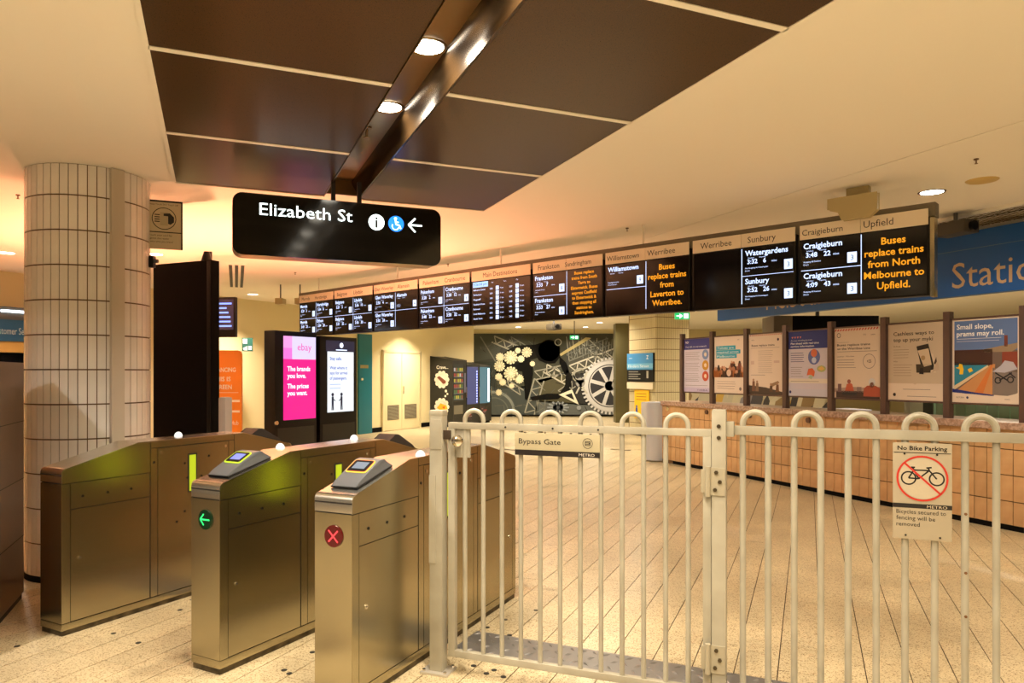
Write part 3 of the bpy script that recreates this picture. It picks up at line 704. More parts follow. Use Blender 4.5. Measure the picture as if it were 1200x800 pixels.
def d1_(f):
    f.rect(0, 0, 1, 1, LIL); f.up().rect(0, .80, 1, 1, (50, 50, 130)).rect(0, .0, 1, .08, (190, 180, 214)); f.up()
    f.text('NGV', .06, .92, .06, (230, 230, 240), bold=.02); f.text('Stay safe on our network', .06, .84, .05, (220, 220, 240), width=.8)
    lines(f, .06, .62, .74, 5, .035); lines(f, .06, .62, .54, 5, .035); lines(f, .06, .62, .34, 5, .035); lines(f, .06, .9, .12, 1, .03)
    for z, c in ((.70, (120, 140, 190)), (.50, (196, 140, 40)), (.30, (190, 74, 40))): f.disc(.82, z, .12, c, n=16)
    f.up()
    for z in (.70, .50, .30): f.disc(.82, z, .05, (230, 210, 190), n=8)
    f.text('YARRA', .5, .025, .04, (50, 50, 110), width=.4)
def crowd(f, z0, z1, x0, x1, cs, n=14):
    for k in range(n):
        x = x0 + (x1 - x0) * (k + .5) / n; h = z0 + (z1 - z0) * random.uniform(.5, 1); c = random.choice(cs); w2 = (x1 - x0) / n * .8
        f.rect(x - w2, z0, x + w2, h - .03, c); f.disc(x, h - .015, w2 * .7, random.choice(((170, 110, 80), (200, 150, 120), (60, 40, 30))), n=8)
def d2_(f):
    f.rect(0, 0, 1, 1, PAPER); f.up()
    for k, (tx, w) in enumerate((('Tickets are', .62), ('required across', .78), ('Melbourne', .66))): f.rect(.06, .77 - k * .075, .1 + w, .84 - k * .075, (40, 160, 190))
    f.rect(0, .28, 1, .42, (60, 36, 26)); f.text('PTV', .78, .92, .04, (90, 70, 70)); f.up()
    for k, (tx, w) in enumerate((('Tickets are', .62), ('required across', .78), ('Melbourne', .66))): f.text(tx, .09, .785 - k * .075, .055, (235, 240, 240), width=w - .05)
    crowd(f, .30, .56, .05, .95, ((90, 40, 30), (150, 80, 40), (40, 30, 30), (120, 60, 50)))
    f.up(); crowd(f, .28, .45, .0, 1, ((50, 30, 24), (70, 40, 30), (160, 90, 40)), 10); f.up(); f.disc(.5, .36, .08, (220, 190, 170), n=10)
    lines(f, .1, .75, .20, 4, .04, (120, 100, 96)); f.disc(.88, .08, .04, (120, 110, 110), n=10)
def d3_(f):
    f.rect(0, 0, 1, 1, PAPER); f.up(); [f.poly([(.02 + k * .06, .975), (.05 + k * .06, .975), (.07 + k * .06, .995), (.04 + k * .06, .995)], (180, 70, 60)) for k in range(16)]
    f.text('Buses replace trains', .08, .80, .05, (60, 50, 60), width=.68, bold=.02); f.rect(.06, .77, .9, .775, (120, 110, 110)); f.text('metro', .08, .9, .035, (90, 80, 90)); f.disc(.86, .9, .03, (60, 40, 60), n=8)
    lines(f, .28, .72, .72, 12, .033, (150, 136, 132), .005); lines(f, .06, .5, .32, 1, .03); f.rect(.06, .5, .16, .56, (204, 180, 170)); f.rect(.74, .52, .9, .56, (204, 180, 170))
    f.poly([(0, .0), (1, .0), (1, .05), (.5, .12), (0, .15)], (70, 56, 48)); f.up()
    for x, h, c in ((.14, .26, (120, 80, 60)), (.25, .23, (130, 100, 80)), (.66, .19, (90, 60, 40)), (.84, .21, (110, 70, 44))): f.poly([(x - .05, .05), (x + .05, .05), (x + .04, h - .04), (x - .03, h - .04)], c).disc(x, h - .02, .03, (170, 130, 100), n=8)
    f.poly([(.62, .17), (.86, .23), (.9, .2), (.7, .13)], (150, 120, 90))
def d4_(f):
    f.rect(0, 0, 1, 1, LIL); f.up().rect(0, .73, 1, 1, (30, 44, 132)).rect(0, .2, 1, .27, (224, 216, 210)).rect(0, 0, 1, .11, (200, 200, 222)); f.up()
    for k in range(4): f.poly([(.08 + k * .07, .92), (.13 + k * .07, .92), (.105 + k * .07, .89)], (230, 130, 110))
    f.text('Are you travelling by train', .06, .85, .035, (210, 215, 240), width=.55); f.text('Plan ahead with real time', .06, .80, .045, (235, 238, 250), width=.72, bold=.01); f.text('service information', .06, .755, .045, (235, 238, 250), width=.6, bold=.01)
    lines(f, .06, .42, .66, 5, .033, (50, 56, 120), .009); lines(f, .06, .36, .44, 4, .033); lines(f, .06, .8, .225, 1, .03); lines(f, .06, .4, .30, 1, .03)
    f.disc(.66, .60, .15, (96, 110, 180), n=18); f.disc(.84, .42, .11, (170, 180, 120), n=12, rz=.05); f.up().disc(.66, .66, .08, (210, 110, 70), n=10).disc(.66, .55, .06, (200, 210, 240), n=8)
    f.poly([(.48, .32), (.52, .42), (.62, .43), (.68, .38), (.66, .30), (.58, .33)], (214, 100, 54)).poly([(.52, .28), (.6, .26), (.64, .31), (.56, .33)], (170, 190, 170)).poly([(.76, .42), (.84, .46), (.92, .42), (.84, .39)], (224, 180, 90))
    f.disc(.05, .06, .03, (30, 40, 110), n=8)
def d5_(f):
    f.rect(0, 0, 1, 1, PAPER); f.up(); [f.poly([(.0 + k * .06, .96), (.03 + k * .06, .96), (.055 + k * .06, .99), (.025 + k * .06, .99)], (196, 60, 50)) for k in range(16)]
    f.ring(.1, .90, .045, .012, (90, 80, 84), n=12); f.text('PTV', .64, .88, .035, (90, 80, 84)); f.text('metro', .8, .88, .035, (60, 50, 60)); f.text('Planned works: altered travel', .06, .79, .022, (130, 120, 120))
    f.text('Buses replace trains', .06, .745, .045, (50, 42, 46), width=.72, bold=.02); f.text('on the Werribee Line', .06, .69, .045, (50, 42, 46), width=.72, bold=.02); f.rect(.06, .66, .92, .665, (60, 50, 50))
    f.text('Laverton - Werribee', .06, .585, .03, (80, 70, 74), width=.38); lines(f, .06, .48, .54, 3, .035); lines(f, .06, .5, .43, 1, .03); f.ring(.76, .52, .13, .008, (100, 90, 96)); f.text('+25', .76, .50, .06, (50, 42, 46), align='c', bold=.02)
    f.rect(.04, 0, .98, .10, (66, 44, 40)); f.poly([(0, .08), (1, .08), (1, .17), (.7, .15), (.4, .16), (0, .13)], (176, 150, 140)); f.up()
    f.poly([(.24, .1), (.44, .1), (.4, .2), (.36, .21), (.28, .2)], (190, 90, 60)).disc(.33, .235, .04, (150, 80, 70), n=10); f.poly([(.64, .03), (1, .03), (1, .14), (.9, .18), (.72, .18), (.65, .14)], (176, 82, 56)).disc(.82, .23, .07, (216, 214, 220), n=12).disc(.82, .19, .05, (120, 70, 50), n=10)
    f.rect(.08, .08, .16, .2, (120, 90, 90)).rect(.5, .1, .6, .16, (140, 120, 120)).rect(.18, .04, .5, .08, (40, 34, 36))
def d6_(f):
    f.rect(0, 0, 1, 1, (196, 180, 160)); f.up().rect(0, .0, 1, .22, PAPER); f.poly([(.46, .22), (.54, .22), (.5, .205)], (196, 180, 160)); f.up()
    f.text('Cashless ways to', .10, .85, .07, (50, 42, 36), width=.74, bold=.01); f.text('top up your myki', .10, .77, .07, (50, 42, 36), width=.72, bold=.01)
    f.text('Use the app', .1, .70, .028, (70, 58, 50)); lines(f, .1, .42, .66, 4, .035, (140, 124, 108), .005); f.text('Online', .1, .50, .028, (70, 58, 50)); lines(f, .1, .46, .46, 5, .035, (140, 124, 108), .005); lines(f, .28, .8, .14, 1, .03); lines(f, .36, .95, .05, 1, .03)
    f.poly([(.66, .40), (.86, .36), (.9, .42), (.82, .6), (.7, .6)], (212, 196, 176)); f.up()
    f.poly([(.53, .70), (.74, .73), (.84, .45), (.83, .40), (.66, .37), (.62, .42)], (30, 26, 24)); f.up().poly([(.55, .645), (.745, .67), (.80, .46), (.665, .435)], (206, 186, 160)); f.poly([(.53, .36), (.78, .36), (.79, .47), (.52, .47)], (60, 48, 34)).poly([(.80, .36), (.93, .40), (.91, .5), (.87, .47)], (190, 170, 150)); f.up()
    f.poly([(.58, .345), (.66, .34), (.65, .42), (.60, .42)], (20, 18, 16)).disc(.65, .55, .04, (170, 140, 100), n=8).poly([(.84, .48), (.88, .56), (.89, .5), (.86, .46)], (60, 40, 36)).disc(.12, .07, .03, (40, 30, 30), n=8)
def d7_(f):
    f.rect(0, 0, 1, 1, PAPER); f.up(); X = lambda x: .02 + .96 * x
    f.rect(.03, .62, .98, .985, (92, 118, 170)).rect(.03, .12, .98, .62, (110, 92, 84)); f.up()
    f.rect(.03, .45, .62, .635, (66, 40, 34)); f.poly([(.03, .2), (.03, .48), (.55, .48), (.55, .44)], (40, 130, 160)); f.poly([(.03, .12), (.60, .46), (.66, .46), (.64, .10), (.2, .11)], (196, 140, 90)); f.poly([(.62, .10), (.98, .09), (.98, .36), (.62, .42)], (128, 116, 110)); f.poly([(.48, .635), (.98, .70), (.98, .64), (.9, .60), (.5, .60)], (150, 128, 104)); f.rect(.76, .42, .98, .6, (136, 62, 46)).rect(.79, .66, .84, .79, (120, 62, 52))
    f.up(); f.poly([(.03, .2), (.55, .45), (.56, .43), (.03, .15)], (216, 196, 160)); f.poly([(.35, .12), (.6, .45), (.63, .45), (.48, .115)], (206, 120, 60))
    f.poly([(.05, .42), (.10, .43), (.11, .47), (.16, .46), (.18, .40), (.17, .34), (.11, .34), (.12, .40)], (236, 190, 30)); f.poly([(.24, .40), (.3, .42), (.33, .38), (.27, .36)], (226, 180, 40))
    f.poly([(.62, .37), (.74, .44), (.80, .50), (.92, .48), (.98, .40), (.80, .36)], (178, 176, 190)); f.ring(.70, .27, .05, .018, (24, 24, 30)).ring(.88, .28, .05, .018, (24, 24, 30)).line(.66, .36, .84, .27, .02, (24, 24, 30)).line(.72, .27, .9, .36, .02, (24, 24, 30)).line(.95, .30, .86, .36, .02, (40, 30, 40))
    f.poly([(0, .165), (.3, .13), (.64, .10), (.64, .085), (.3, .10), (0, .12)], (30, 50, 130)); f.poly([(0, .12), (.4, .10), (.8, .085), (.96, .12), (1, .14), (1, 0), (0, 0)], PAPER); f.up()
    f.text('Small slope,', .07, .885, .085, (236, 236, 240), width=.56, bold=.02); f.text('prams may roll.', .07, .80, .085, (236, 236, 240), width=.72, bold=.02); f.rect(.07, .765, .75, .77, (220, 220, 230)); f.rect(.07, .735, .72, .74, (200, 200, 220)); f.text('VICTORIA', .06, .05, .028, (90, 80, 90)); f.disc(.24, .06, .02, (60, 60, 100), n=8); f.text('metro', .8, .045, .03, (120, 110, 120))
poster(0, 'leftmost lilac poster with a navy header and three round pictures', d1_)
poster(1, 'poster with teal text blocks above a crowd photograph', d2_)
poster(2, 'pale poster with a small table and track workers at its foot', d3_)
poster(3, 'lilac poster with a royal blue header and orange drawings', d4_)
poster(4, 'cream poster with red hatched top edge and two workers in orange', d5_)
poster(5, 'beige poster with a drawing of a phone in a hand', d6_)
poster(6, 'poster photograph of a pram on a sloping platform under blue sky', d7_)

# blue fascia over the counter
t = thing('station_fascia', 'long blue fascia sign with beige lettering above the posters', 'sign', (C0.x, C0.y, 0), ca)
q = cp(840); sF = (Vector((q.x, q.y)) - Vector((C0.x, C0.y))).dot(CD)
MB().box(sF, LC, .0, .12, 2.284, 2.92).build('panel', BLUE, t, bevel=.003); MB().box(sF, LC, -.003, 0, 2.742, 2.748).build('seam', mat('seam_light', (90, 120, 160), .4), t)
q = cp(1113); sS = (Vector((q.x, q.y)) - Vector((C0.x, C0.y))).dot(CD); q = cp(897); sM = (Vector((q.x, q.y)) - Vector((C0.x, C0.y))).dot(CD)
f = Flat(-.004); f.text('Station', sS, 2.365, .37, BEIGE, width=.98); f.build('lettering', t); f = Flat(-.004); f.text('Melbourne', sM, 2.365, .37, BEIGE, width=1.3); f.build('lettering', t)
MB().box(sF + .02, LC, .12, .5, 2.9, 2.99).build('soffit', CEIL, t)

# ================================================================== departure boards
t = thing('board_beam', 'grey steel beam carrying the row of departure boards', 'beam', (B0.x, B0.y, 2.74), ang(BD))
MB().box(-9.06, .02, .03, .14, -.06, .05).build('beam', mat('beam_grey', (120, 112, 98), .5, .3), t, bevel=.004)
for s in (-8.6, -6.6, -4.6, -2.6, -.62): MB().box(s - .008, s + .008, .11, .125, .065, .259).build('hanger', CEIL, t)
br = MB(); br.prism([(-.73, .17), (-.36, .17), (-.36, .04), (-.42, -.01), (-.62, -.01), (-.65, .06), (-.73, .09)], -.07, -.012, 'y'); br.box(-.62, -.45, .03, .1, .10, .259); br.box(-.6, -.5, -.012, .03, .10, .14); br.build('ceiling_bracket', mat('bracket_beige', (186, 170, 126), .5), t, bevel=.004)
WH = (196, 214, 255); OR = (255, 160, 24)
TE = 1.0
def service(f, x, z, w, dest, a, b, plat, l1, l2):
    f.text(dest, x + .02, z - .05, .066, WH, TE, bold=.02); f.text('Scheduled', x + .045, z - .075, .014, WH, TE); f.text('Departing', x + .15, z - .075, .014, WH, TE)
    f.text(a, x + .04, z - .122, .056, WH, TE, bold=.02); f.text(b, x + .185, z - .122, .056, WH, TE, bold=.02); f.text('mins' if b else '', x + .26, z - .122, .026, WH, TE)
    f.text(l1, x + .02, z - .165, .017, WH, TE); f.text(l2, x + .02, z - .188, .017, WH, TE)
    f.rect(x + w - .085, z - .20, x + w - .012, z - .115, WH, TE); f.up(); f.text(plat, x + w - .048, z - .18, .06, (30, 34, 60), align='c'); f.l -= 1
def halves(f, row, x):
    for k, sv_ in enumerate(row):
        if sv_: service(f, x, .505 - .25 * k, .455, *sv_)
SA = ('Stopping All Stations', 'Direct')
def notice(f, ls, x, w, size):
    n = len(ls); zc = .275 + (n - 1) * size * 1.12 / 2
    for k, l in enumerate(ls): f.text(l, x + w / 2, zc - k * size * 1.12 - size * .35, size, OR, .62, align='c', bold=.02)
boards = [
 ('Mernda', 'Hurstbridge', [('Mernda', '3:29', '3', '1', *SA), ('Mernda', '3:49', '23', '1', *SA)], [('Hurstbridge', '3:34', '8', '1', *SA), ('Eltham', '3:54', '28', '1', *SA)]),
 ('Belgrave', 'Lilydale', [('Belgrave', '3:31', '5', '2', *SA), ('Belgrave', '3:51', '25', '2', *SA)], [('Lilydale', '3:36', '10', '2', *SA), ('Lilydale', '3:56', '30', '2', *SA)]),
 ('Glen Waverley', 'Alamein', [('Glen Waverley', '3:30', '4', '4', *SA), ('Glen Waverley', '3:50', '24', '4', *SA)], [('Alamein', '', '', '4', 'Shuttle from', 'Camberwell'), None]),
 ('Pakenham', 'Cranbourne', [('Pakenham', '3:28', '2', '6', *SA), ('Pakenham', '3:48', '22', '6', *SA)], [('Cranbourne', '3:38', '12', '6', *SA), ('Cranbourne', '3:58', '32', '6', *SA)]),
 None,
 ('Frankston', 'Sandringham', [('Frankston', '3:33', '7', '8', *SA), ('Frankston', '3:53', '27', '8', *SA)], ['Buses replace', 'trains from South', 'Yarra to', 'Elsternwick. Buses', 'express Caulfield', 'to Elsternwick &', 'then stopping all', 'stations to', 'Sandringham.']),
 ('Williamstown', 'Werribee', [('Williamstown', '', '', '9', 'Stopping all stations', 'except Laverton')], ['Buses', 'replace trains', 'from', 'Laverton to', 'Werribee.']),
 ('Werribee', 'Sunbury', [], [('Watergardens', '3:32', '6', '3', 'Not Stopping At S Kensington', 'Direct'), ('Sunbury', '3:52', '26', '3', 'Not Stopping At S Kensington', 'Direct')]),
 ('Craigieburn', 'Upfield', [('Craigieburn', '3:48', '22', '3', *SA), ('Craigieburn', '4:09', '43', '3', *SA)], ['Buses', 'replace trains', 'from North', 'Melbourne to', 'Upfield.'])]
HEADM = mat('header_strip', (240, 226, 206), .35)
for i, bd in enumerate(boards):
    s0 = -9.0 + i; P = B0 + BD * s0
    nm = 'Main Destinations' if bd is None else '%s and %s' % (bd[0], bd[1])
    t = thing('departure_board', 'hanging departure board headed %s' % nm, 'departure board', (P.x, P.y, 2.085), ang(BD), 'departure boards')
    MB().box(.012, .988, .0, .10, 0, .594).build('casing', BLACK, t, bevel=.004)
    MB().box(.03, .97, -.002, .0, .012, .525).build('screen', SCREENBK, t)
    if i == 8: MB().box(.99, 1.02, .0, .1, -.01, .585).build('end_cheek', STEEL, t, bevel=.003)
    f = Flat(-.0035, .0008)
    if bd is None:
        hd = MB().box(.02, .98, -.008, .004, .535, .655).build('header', HEADM, t, bevel=.002)
        hf = Flat(-.009); hf.text('Main Destinations', .5, .568, .078, (60, 50, 46), align='c'); hf.build('header_text', hd)
        f.rect(.04, .455, .30, .52, (150, 190, 240), TE); f.up(); f.text('3:26:04 pm', .05, .475, .045, (30, 40, 80), width=.23); f.l -= 1
        for k, hx_ in enumerate(('Plat', 'Next', 'Plat')): f.text(hx_, .36 + k * .2, .49, .02, WH, TE)
        for r, nme in enumerate(('Melbourne Central', 'Parliament', 'Flagstaff', 'Southern Cross', 'Richmond', 'North Melbourne', 'South Yarra')):
            z = .415 - r * .058; f.text(nme, .05, z, .028, WH, TE, bold=.01, width=min(.2, .014 * len(nme)))
            for k, (a, b, c) in enumerate(((3, 2, 9), (5, 4, 12))):
                x = .33 + k * .32; f.text('3:%d' % (28 + r + 9 * k), x, z, .028, WH, TE, bold=.01); f.rect(x + .10, z - .012, x + .15, z + .036, WH, TE); f.up(); f.text(str((a * r + b) % 8 + 1), x + .125, z - .002, .034, (30, 34, 60), align='c'); f.l -= 1; f.text('%d min' % (c + r), x + .17, z, .024, WH, TE)
    else:
        for k in (0, 1):
            hd = MB().box(.02 + .482 * k, .498 + .482 * k, -.008, .004, .535, .655).build('header', HEADM, t, bevel=.002)
            hf = Flat(-.009); hf.text(bd[k], (.04 if len(bd[k]) > 10 else .10) + (.425 if k and (i in (5, 6, 8) or len(bd[k]) > 7) else .46) * k + (.02 if k and len(bd[k]) > 10 else 0), .568, .07 if len(bd[k]) > 10 else .078, (52, 44, 42)); hf.build('header_text', hd)
        for k, x in ((2, .03), (3, .515)):
            c = bd[k]
            if not c: continue
            if isinstance(c[0], str): notice(f, c, x, .45, .0475 if len(c) > 6 else .0775)
            else: halves(f, c, x)
        if i in (7,): f.rect(.50, .03, .507, .52, WH, TE); f.rect(.507, .275, .965, .279, WH, TE)
        else:
            f.rect(.503, .05, .509, .52, WH, TE)
            if i != 7: f.rect(.03, .272, .503, .277, WH, TE)
            if not isinstance(bd[3][0], str): f.rect(.503, .272, .965, .277, WH, TE)
    f.build('display_text', t)

# ================================================================== hanging street sign
t = thing('street_sign', 'black hanging lightbox sign reading Elizabeth St with an arrow', 'sign', (-2.02, 5.16, 2.362), ang(D2))
SW, SH = 1.566, .452
def rrect(x0, x1, z0, z1, r):
    P = []
    for cx, cz, a0 in ((x1 - r, z1 - r, 0), (x0 + r, z1 - r, 90), (x0 + r, z0 + r, 180), (x1 - r, z0 + r, 270)):
        P += [(cx + r * math.cos(R(a0 + a)), cz + r * math.sin(R(a0 + a))) for a in range(0, 91, 15)]
    return P
MB().prism(rrect(0, SW, 0, SH, .07), .0, .012, 'y').build('face', SIGNBK, t)
MB().prism(rrect(.002, SW - .002, .002, SH - .002, .068), .012, .20, 'y').build('casing', mat('sign_casing', (150, 130, 100), .4, .5), t)
for x in (.73, .93): MB().box(x - .015, x + .015, .08, .12, SH, .635).build('hanger', STEEL_DK, t)
f = Flat(-.001)
W2 = (225, 240, 235)
f.text('Elizabeth St', .185, .298, .128, W2, 2.2, width=.675)
f.build('lettering', t); f = Flat(-.001); f.disc(1.045, .312, .062, W2, 2.2, n=28); f.disc(1.20, .312, .062, (20, 110, 230), 1.6, n=28)
f.line(1.30, .312, 1.41, .312, .013, W2, 2.2); f.line(1.30, .312, 1.355, .366, .013, W2, 2.2); f.line(1.30, .312, 1.355, .258, .013, W2, 2.2)
f.up(2); f.text('i', 1.045, .272, .12, (12, 12, 14), align='c', bold=.03)
f.disc(1.195, .352, .011, W2, 2.4, n=10).line(1.195, .342, 1.2, .305, .011, W2, 2.4).line(1.2, .305, 1.225, .303, .009, W2, 2.4).line(1.225, .303, 1.238, .275, .009, W2, 2.4).line(1.197, .325, 1.22, .325, .007, W2, 2.4).ring(1.195, .292, .03, .007, W2, 2.4, a0=R(150), a1=R(350))
f.build('symbols', t)

# ================================================================== far left: wall sign, hanging screen, orange board, totems
t = thing('hanging_screen', 'small hanging train screen peeking out right of the black totem', 'screen', tuple(at(238, 395, 8.8)), R(-8))
MB().box(0, .42, 0, .06, 0, .49).build('casing', BLACK, t, bevel=.005); f = Flat(-.002); f.rect(.02, .09, .40, .46, (24, 30, 66), .4).up()
for k in range(6): f.rect(.2, .40 - k * .055, .2 + random.uniform(.1, .18), .42 - k * .055, (120, 150, 255), 1.2)
f.build('display', t); MB().box(.06, .09, .02, .05, .49, CZ - at(238, 395, 8.8).z - .002).build('drop_rod', BLACK, t)
p = at(245, 437, 11.6)
t = thing('orange_board', 'orange notice board with white lettering by the left wall', 'sign', (p.x, p.y, 0), R(0))
OW = (283 - 245) / F * 11.6
MB().prism([(0, 0), (OW, 0), (OW, 1.80), (OW - .02, 1.85), (OW - .06, 1.87), (0, 1.87)], 0, .05, 'y').build('board', mat('orange_board', (250, 146, 44), .4, 0, .0), t)
f = Flat(-.002); OWc = (250, 236, 220)
f.text('DISTANCING', -.02, 1.52, .10, OWc, width=OW * .86, bold=.02); f.text('THIS IS', .05, 1.37, .10, OWc, bold=.02); f.text('GREEN', .1, 1.24, .10, OWc, width=.27, bold=.02); f.rect(.03, 1.18, OW - .05, 1.187, OWc)
for z in (1.03, .86): f.disc(.24, z + .02, .03, OWc, n=10).rect(.32, z, .5, z + .035, OWc)
f.text('Station Hub', .1, .66, .10, OWc, width=OW * .72); f.disc(.38, .45, .06, OWc, n=16); f.up().poly([(.35, .42), (.36, .47), (.39, .46), (.41, .48), (.41, .42), (.39, .44), (.37, .44)], (40, 20, 16)); f.build('print', t)
p = at(289, 412, 14.2)
t = thing('exit_plate', 'small dark green evacuation plate on the far left wall', 'sign', (p.x + .02, p.y - .3, p.z - .0), R(10))
MB().box(0, .2, 0, .015, 0, .26).build('plate', mat('plate_green', (30, 74, 66), .4), t); f = Flat(-.002); f.rect(.02, .15, .1, .24, (200, 220, 210)).poly([(.04, .02), (.1, .02), (.1, .1), (.02, .06)], (220, 230, 220)).rect(.12, .03, .18, .1, (220, 230, 220)); f.build('print', t)
TT = Vector((-3.32, 10.0))
for i, (l0, l1, lab) in enumerate(((0, .785, 'advertising totem showing a bright pink advertisement'), (.855, 1.648, 'black totem with a white public health notice beside the pink one'))):
    P = TT + E1 * l0; wt = l1 - l0
    t = thing('advert_totem', lab, 'advertising display', (P.x, P.y, 0), ang(E1))
    MB().box(0, wt, 0, .22, .0, 2.10 if i == 0 else 2.06).build('cabinet', BLACK, t, bevel=.01)
    MB().box(.05, wt - .05, -.006, 0, .06, .72).build('lower_panel', mat('totem_dark_green', (34, 36, 28), .4), t, bevel=.003)
    f = Flat(-.002)
    if i == 0:
        x0, x1, z0, z1 = .15, .765, .83, 2.03; PK = (255, 10, 140); f.rect(x0, z0, x1, z1, PK, .62); f.up()
        f.rect(x0, 1.70, x1, z1, (226, 214, 255), .62); f.up(); f.rect(x0, 1.86, x0 + .16, z1, (250, 160, 230), .62).rect(x0, 1.70, x0 + .16, 1.86, (250, 120, 220), .62)
        f.text('ebay', x0 + .26, 1.83, .15, (240, 60, 170), .62)
        for z, tx in ((1.53, 'The brands'), (1.43, 'you love.'), (1.28, 'The prices'), (1.18, 'you want.')): f.text(tx, x0 + .07, z, .095, (255, 240, 250), .8, bold=.03)
        MB().cyl((.02, -.001, .80), (.02, -.02, .80), .03, 14).build('push_button', CHROME, t)
    else:
        x0, x1, z0, z1 = .15, .72, .90, 2.0; f.rect(x0, z0, x1, 1.83, (236, 244, 250), .66); f.rect(x0 - .03, 1.83, x1 + .02, z1, (16, 24, 50), .8); f.up()
        f.disc(.45, 1.93, .04, (220, 230, 250), 1.3, n=14); f.rect(.33, 1.85, .57, 1.865, (200, 210, 240), 1.2)
        B2 = (70, 100, 200)
        f.text('Stay safe.', x0 + .05, 1.70, .07, B2, .6, bold=.02); f.text('Wait where it', x0 + .05, 1.56, .065, B2, .6, bold=.02); f.text('says for arrival', x0 + .05, 1.48, .065, B2, .6, bold=.02); f.text('of passengers.', x0 + .05, 1.40, .065, B2, .6, bold=.02)
        for z in (1.32, 1.26): f.rect(x0 + .05, z, x0 + .28, z + .012, (130, 150, 200), 1)
        for x, sg in ((.26, 1), (.45, -1)):
            NV = (20, 30, 70); f.disc(x, 1.17, .028, NV, .3, n=10).line(x, 1.14, x, 1.03, .045, NV, .3).line(x - .01, 1.04, x - .015, .93, .022, NV, .3).line(x + .01, 1.04, x + .015, .93, .022, NV, .3).line(x, 1.11, x + .06 * sg, 1.07, .015, NV, .3)
    f.build('screen', t)
t = thing('camera_pair', 'two small beige cameras on the ceiling above the pink totem', 'camera', tuple(at(322, 356, 12)), 0)
for x in (0, .33): MB().box(x, x + .13, 0, .2, 0, .10).build('housing', mat('bracket_beige', (186, 170, 126), .5), t, bevel=.01); MB().cyl((x + .065, .1, .1), (x + .065, .1, CZ - at(322, 356, 12).z), .012, 8).build('stem', GREYPL, t)
# ceiling slot diffuser
Y0 = EYE * F / (HZ - 309); Y1 = EYE * F / (HZ - 343)
t = thing('linear_diffuser', 'black slotted linear air diffuser in the ceiling above the totem', 'air vent', ((277 - 600) / F * Y0, Y0, CZ), 0)
dxx = (277 - 600) / F * Y1 - (277 - 600) / F * Y0; v = Vector((dxx, Y1 - Y0)); t.rotation_euler = (0, 0, ang(v))
MB().box(0, v.length, -.13, .13, -.012, 0).build('frame', CEIL, t)
for y in (-.08, 0, .08): MB().box(.05, v.length * .72, y - .025, y + .02, -.016, -.012).build('slot', STEEL_DK, t)
# teal panel
s0, s1 = wall_s(418.5), wall_s(434)
t = thing('teal_panel', 'tall teal panel on the wall right of the totems', 'panel', (WS.x, WS.y, 0), ang(wd))
MB().box(s0, s1, -.06, -.005, 0, 2.46).build('panel', mat('teal', (10, 110, 128), .4), t, bevel=.005); MB().box(s0 + .05, s1 - .15, -.064, -.06, 1.62, 1.70).build('label_strip', cm((150, 140, 90)), t); MB().cyl((s0 + .1, -.06, 1.35), (s0 + .1, -.09, 1.35), .03, 10).build('knob', cm((230, 220, 180)), t)
# shop front at far left edge on wall_left
lw = (W1 - W0).normalized()
t = thing('left_shopfront', 'far shopfront with a blue sign band seen left of the column', 'shopfront', (W0.x, W0.y, 0), ang(lw))
def lws(u): k = (u - 600) / F; return (k * W0.y - W0.x) / (lw.x - k * lw.y)
a, b = lws(-40), lws(60)
MB().box(a, b, -.3, -.003, 2.27, 2.46).build('soffit', cm((90, 92, 88)), t); MB().box(a, b, -.33, -.003, 1.96, 2.27).build('sign_band', cm((20, 84, 128)), t); MB().box(a, b, -.3, -.003, 1.80, 1.96).build('yellow_band', cm((190, 160, 90)), t)
MB().box(a, b, -.05, -.003, .9, 1.80).build('window', GLASS, t); MB().box(a, b, -.3, -.003, 0, .9).build('sill', STEEL, t); MB().box(a + .3, b - .2, -.315, -.30, 2.38, 2.41).build('tube_light', mat('tube_glow', (235, 245, 255), .4, 0, 4), t)
f = Flat(-.334); f.text('Customer Service', lws(-25), 2.06, .14, (170, 190, 200), width=lws(27) - lws(-25)); f.build('lettering', t)

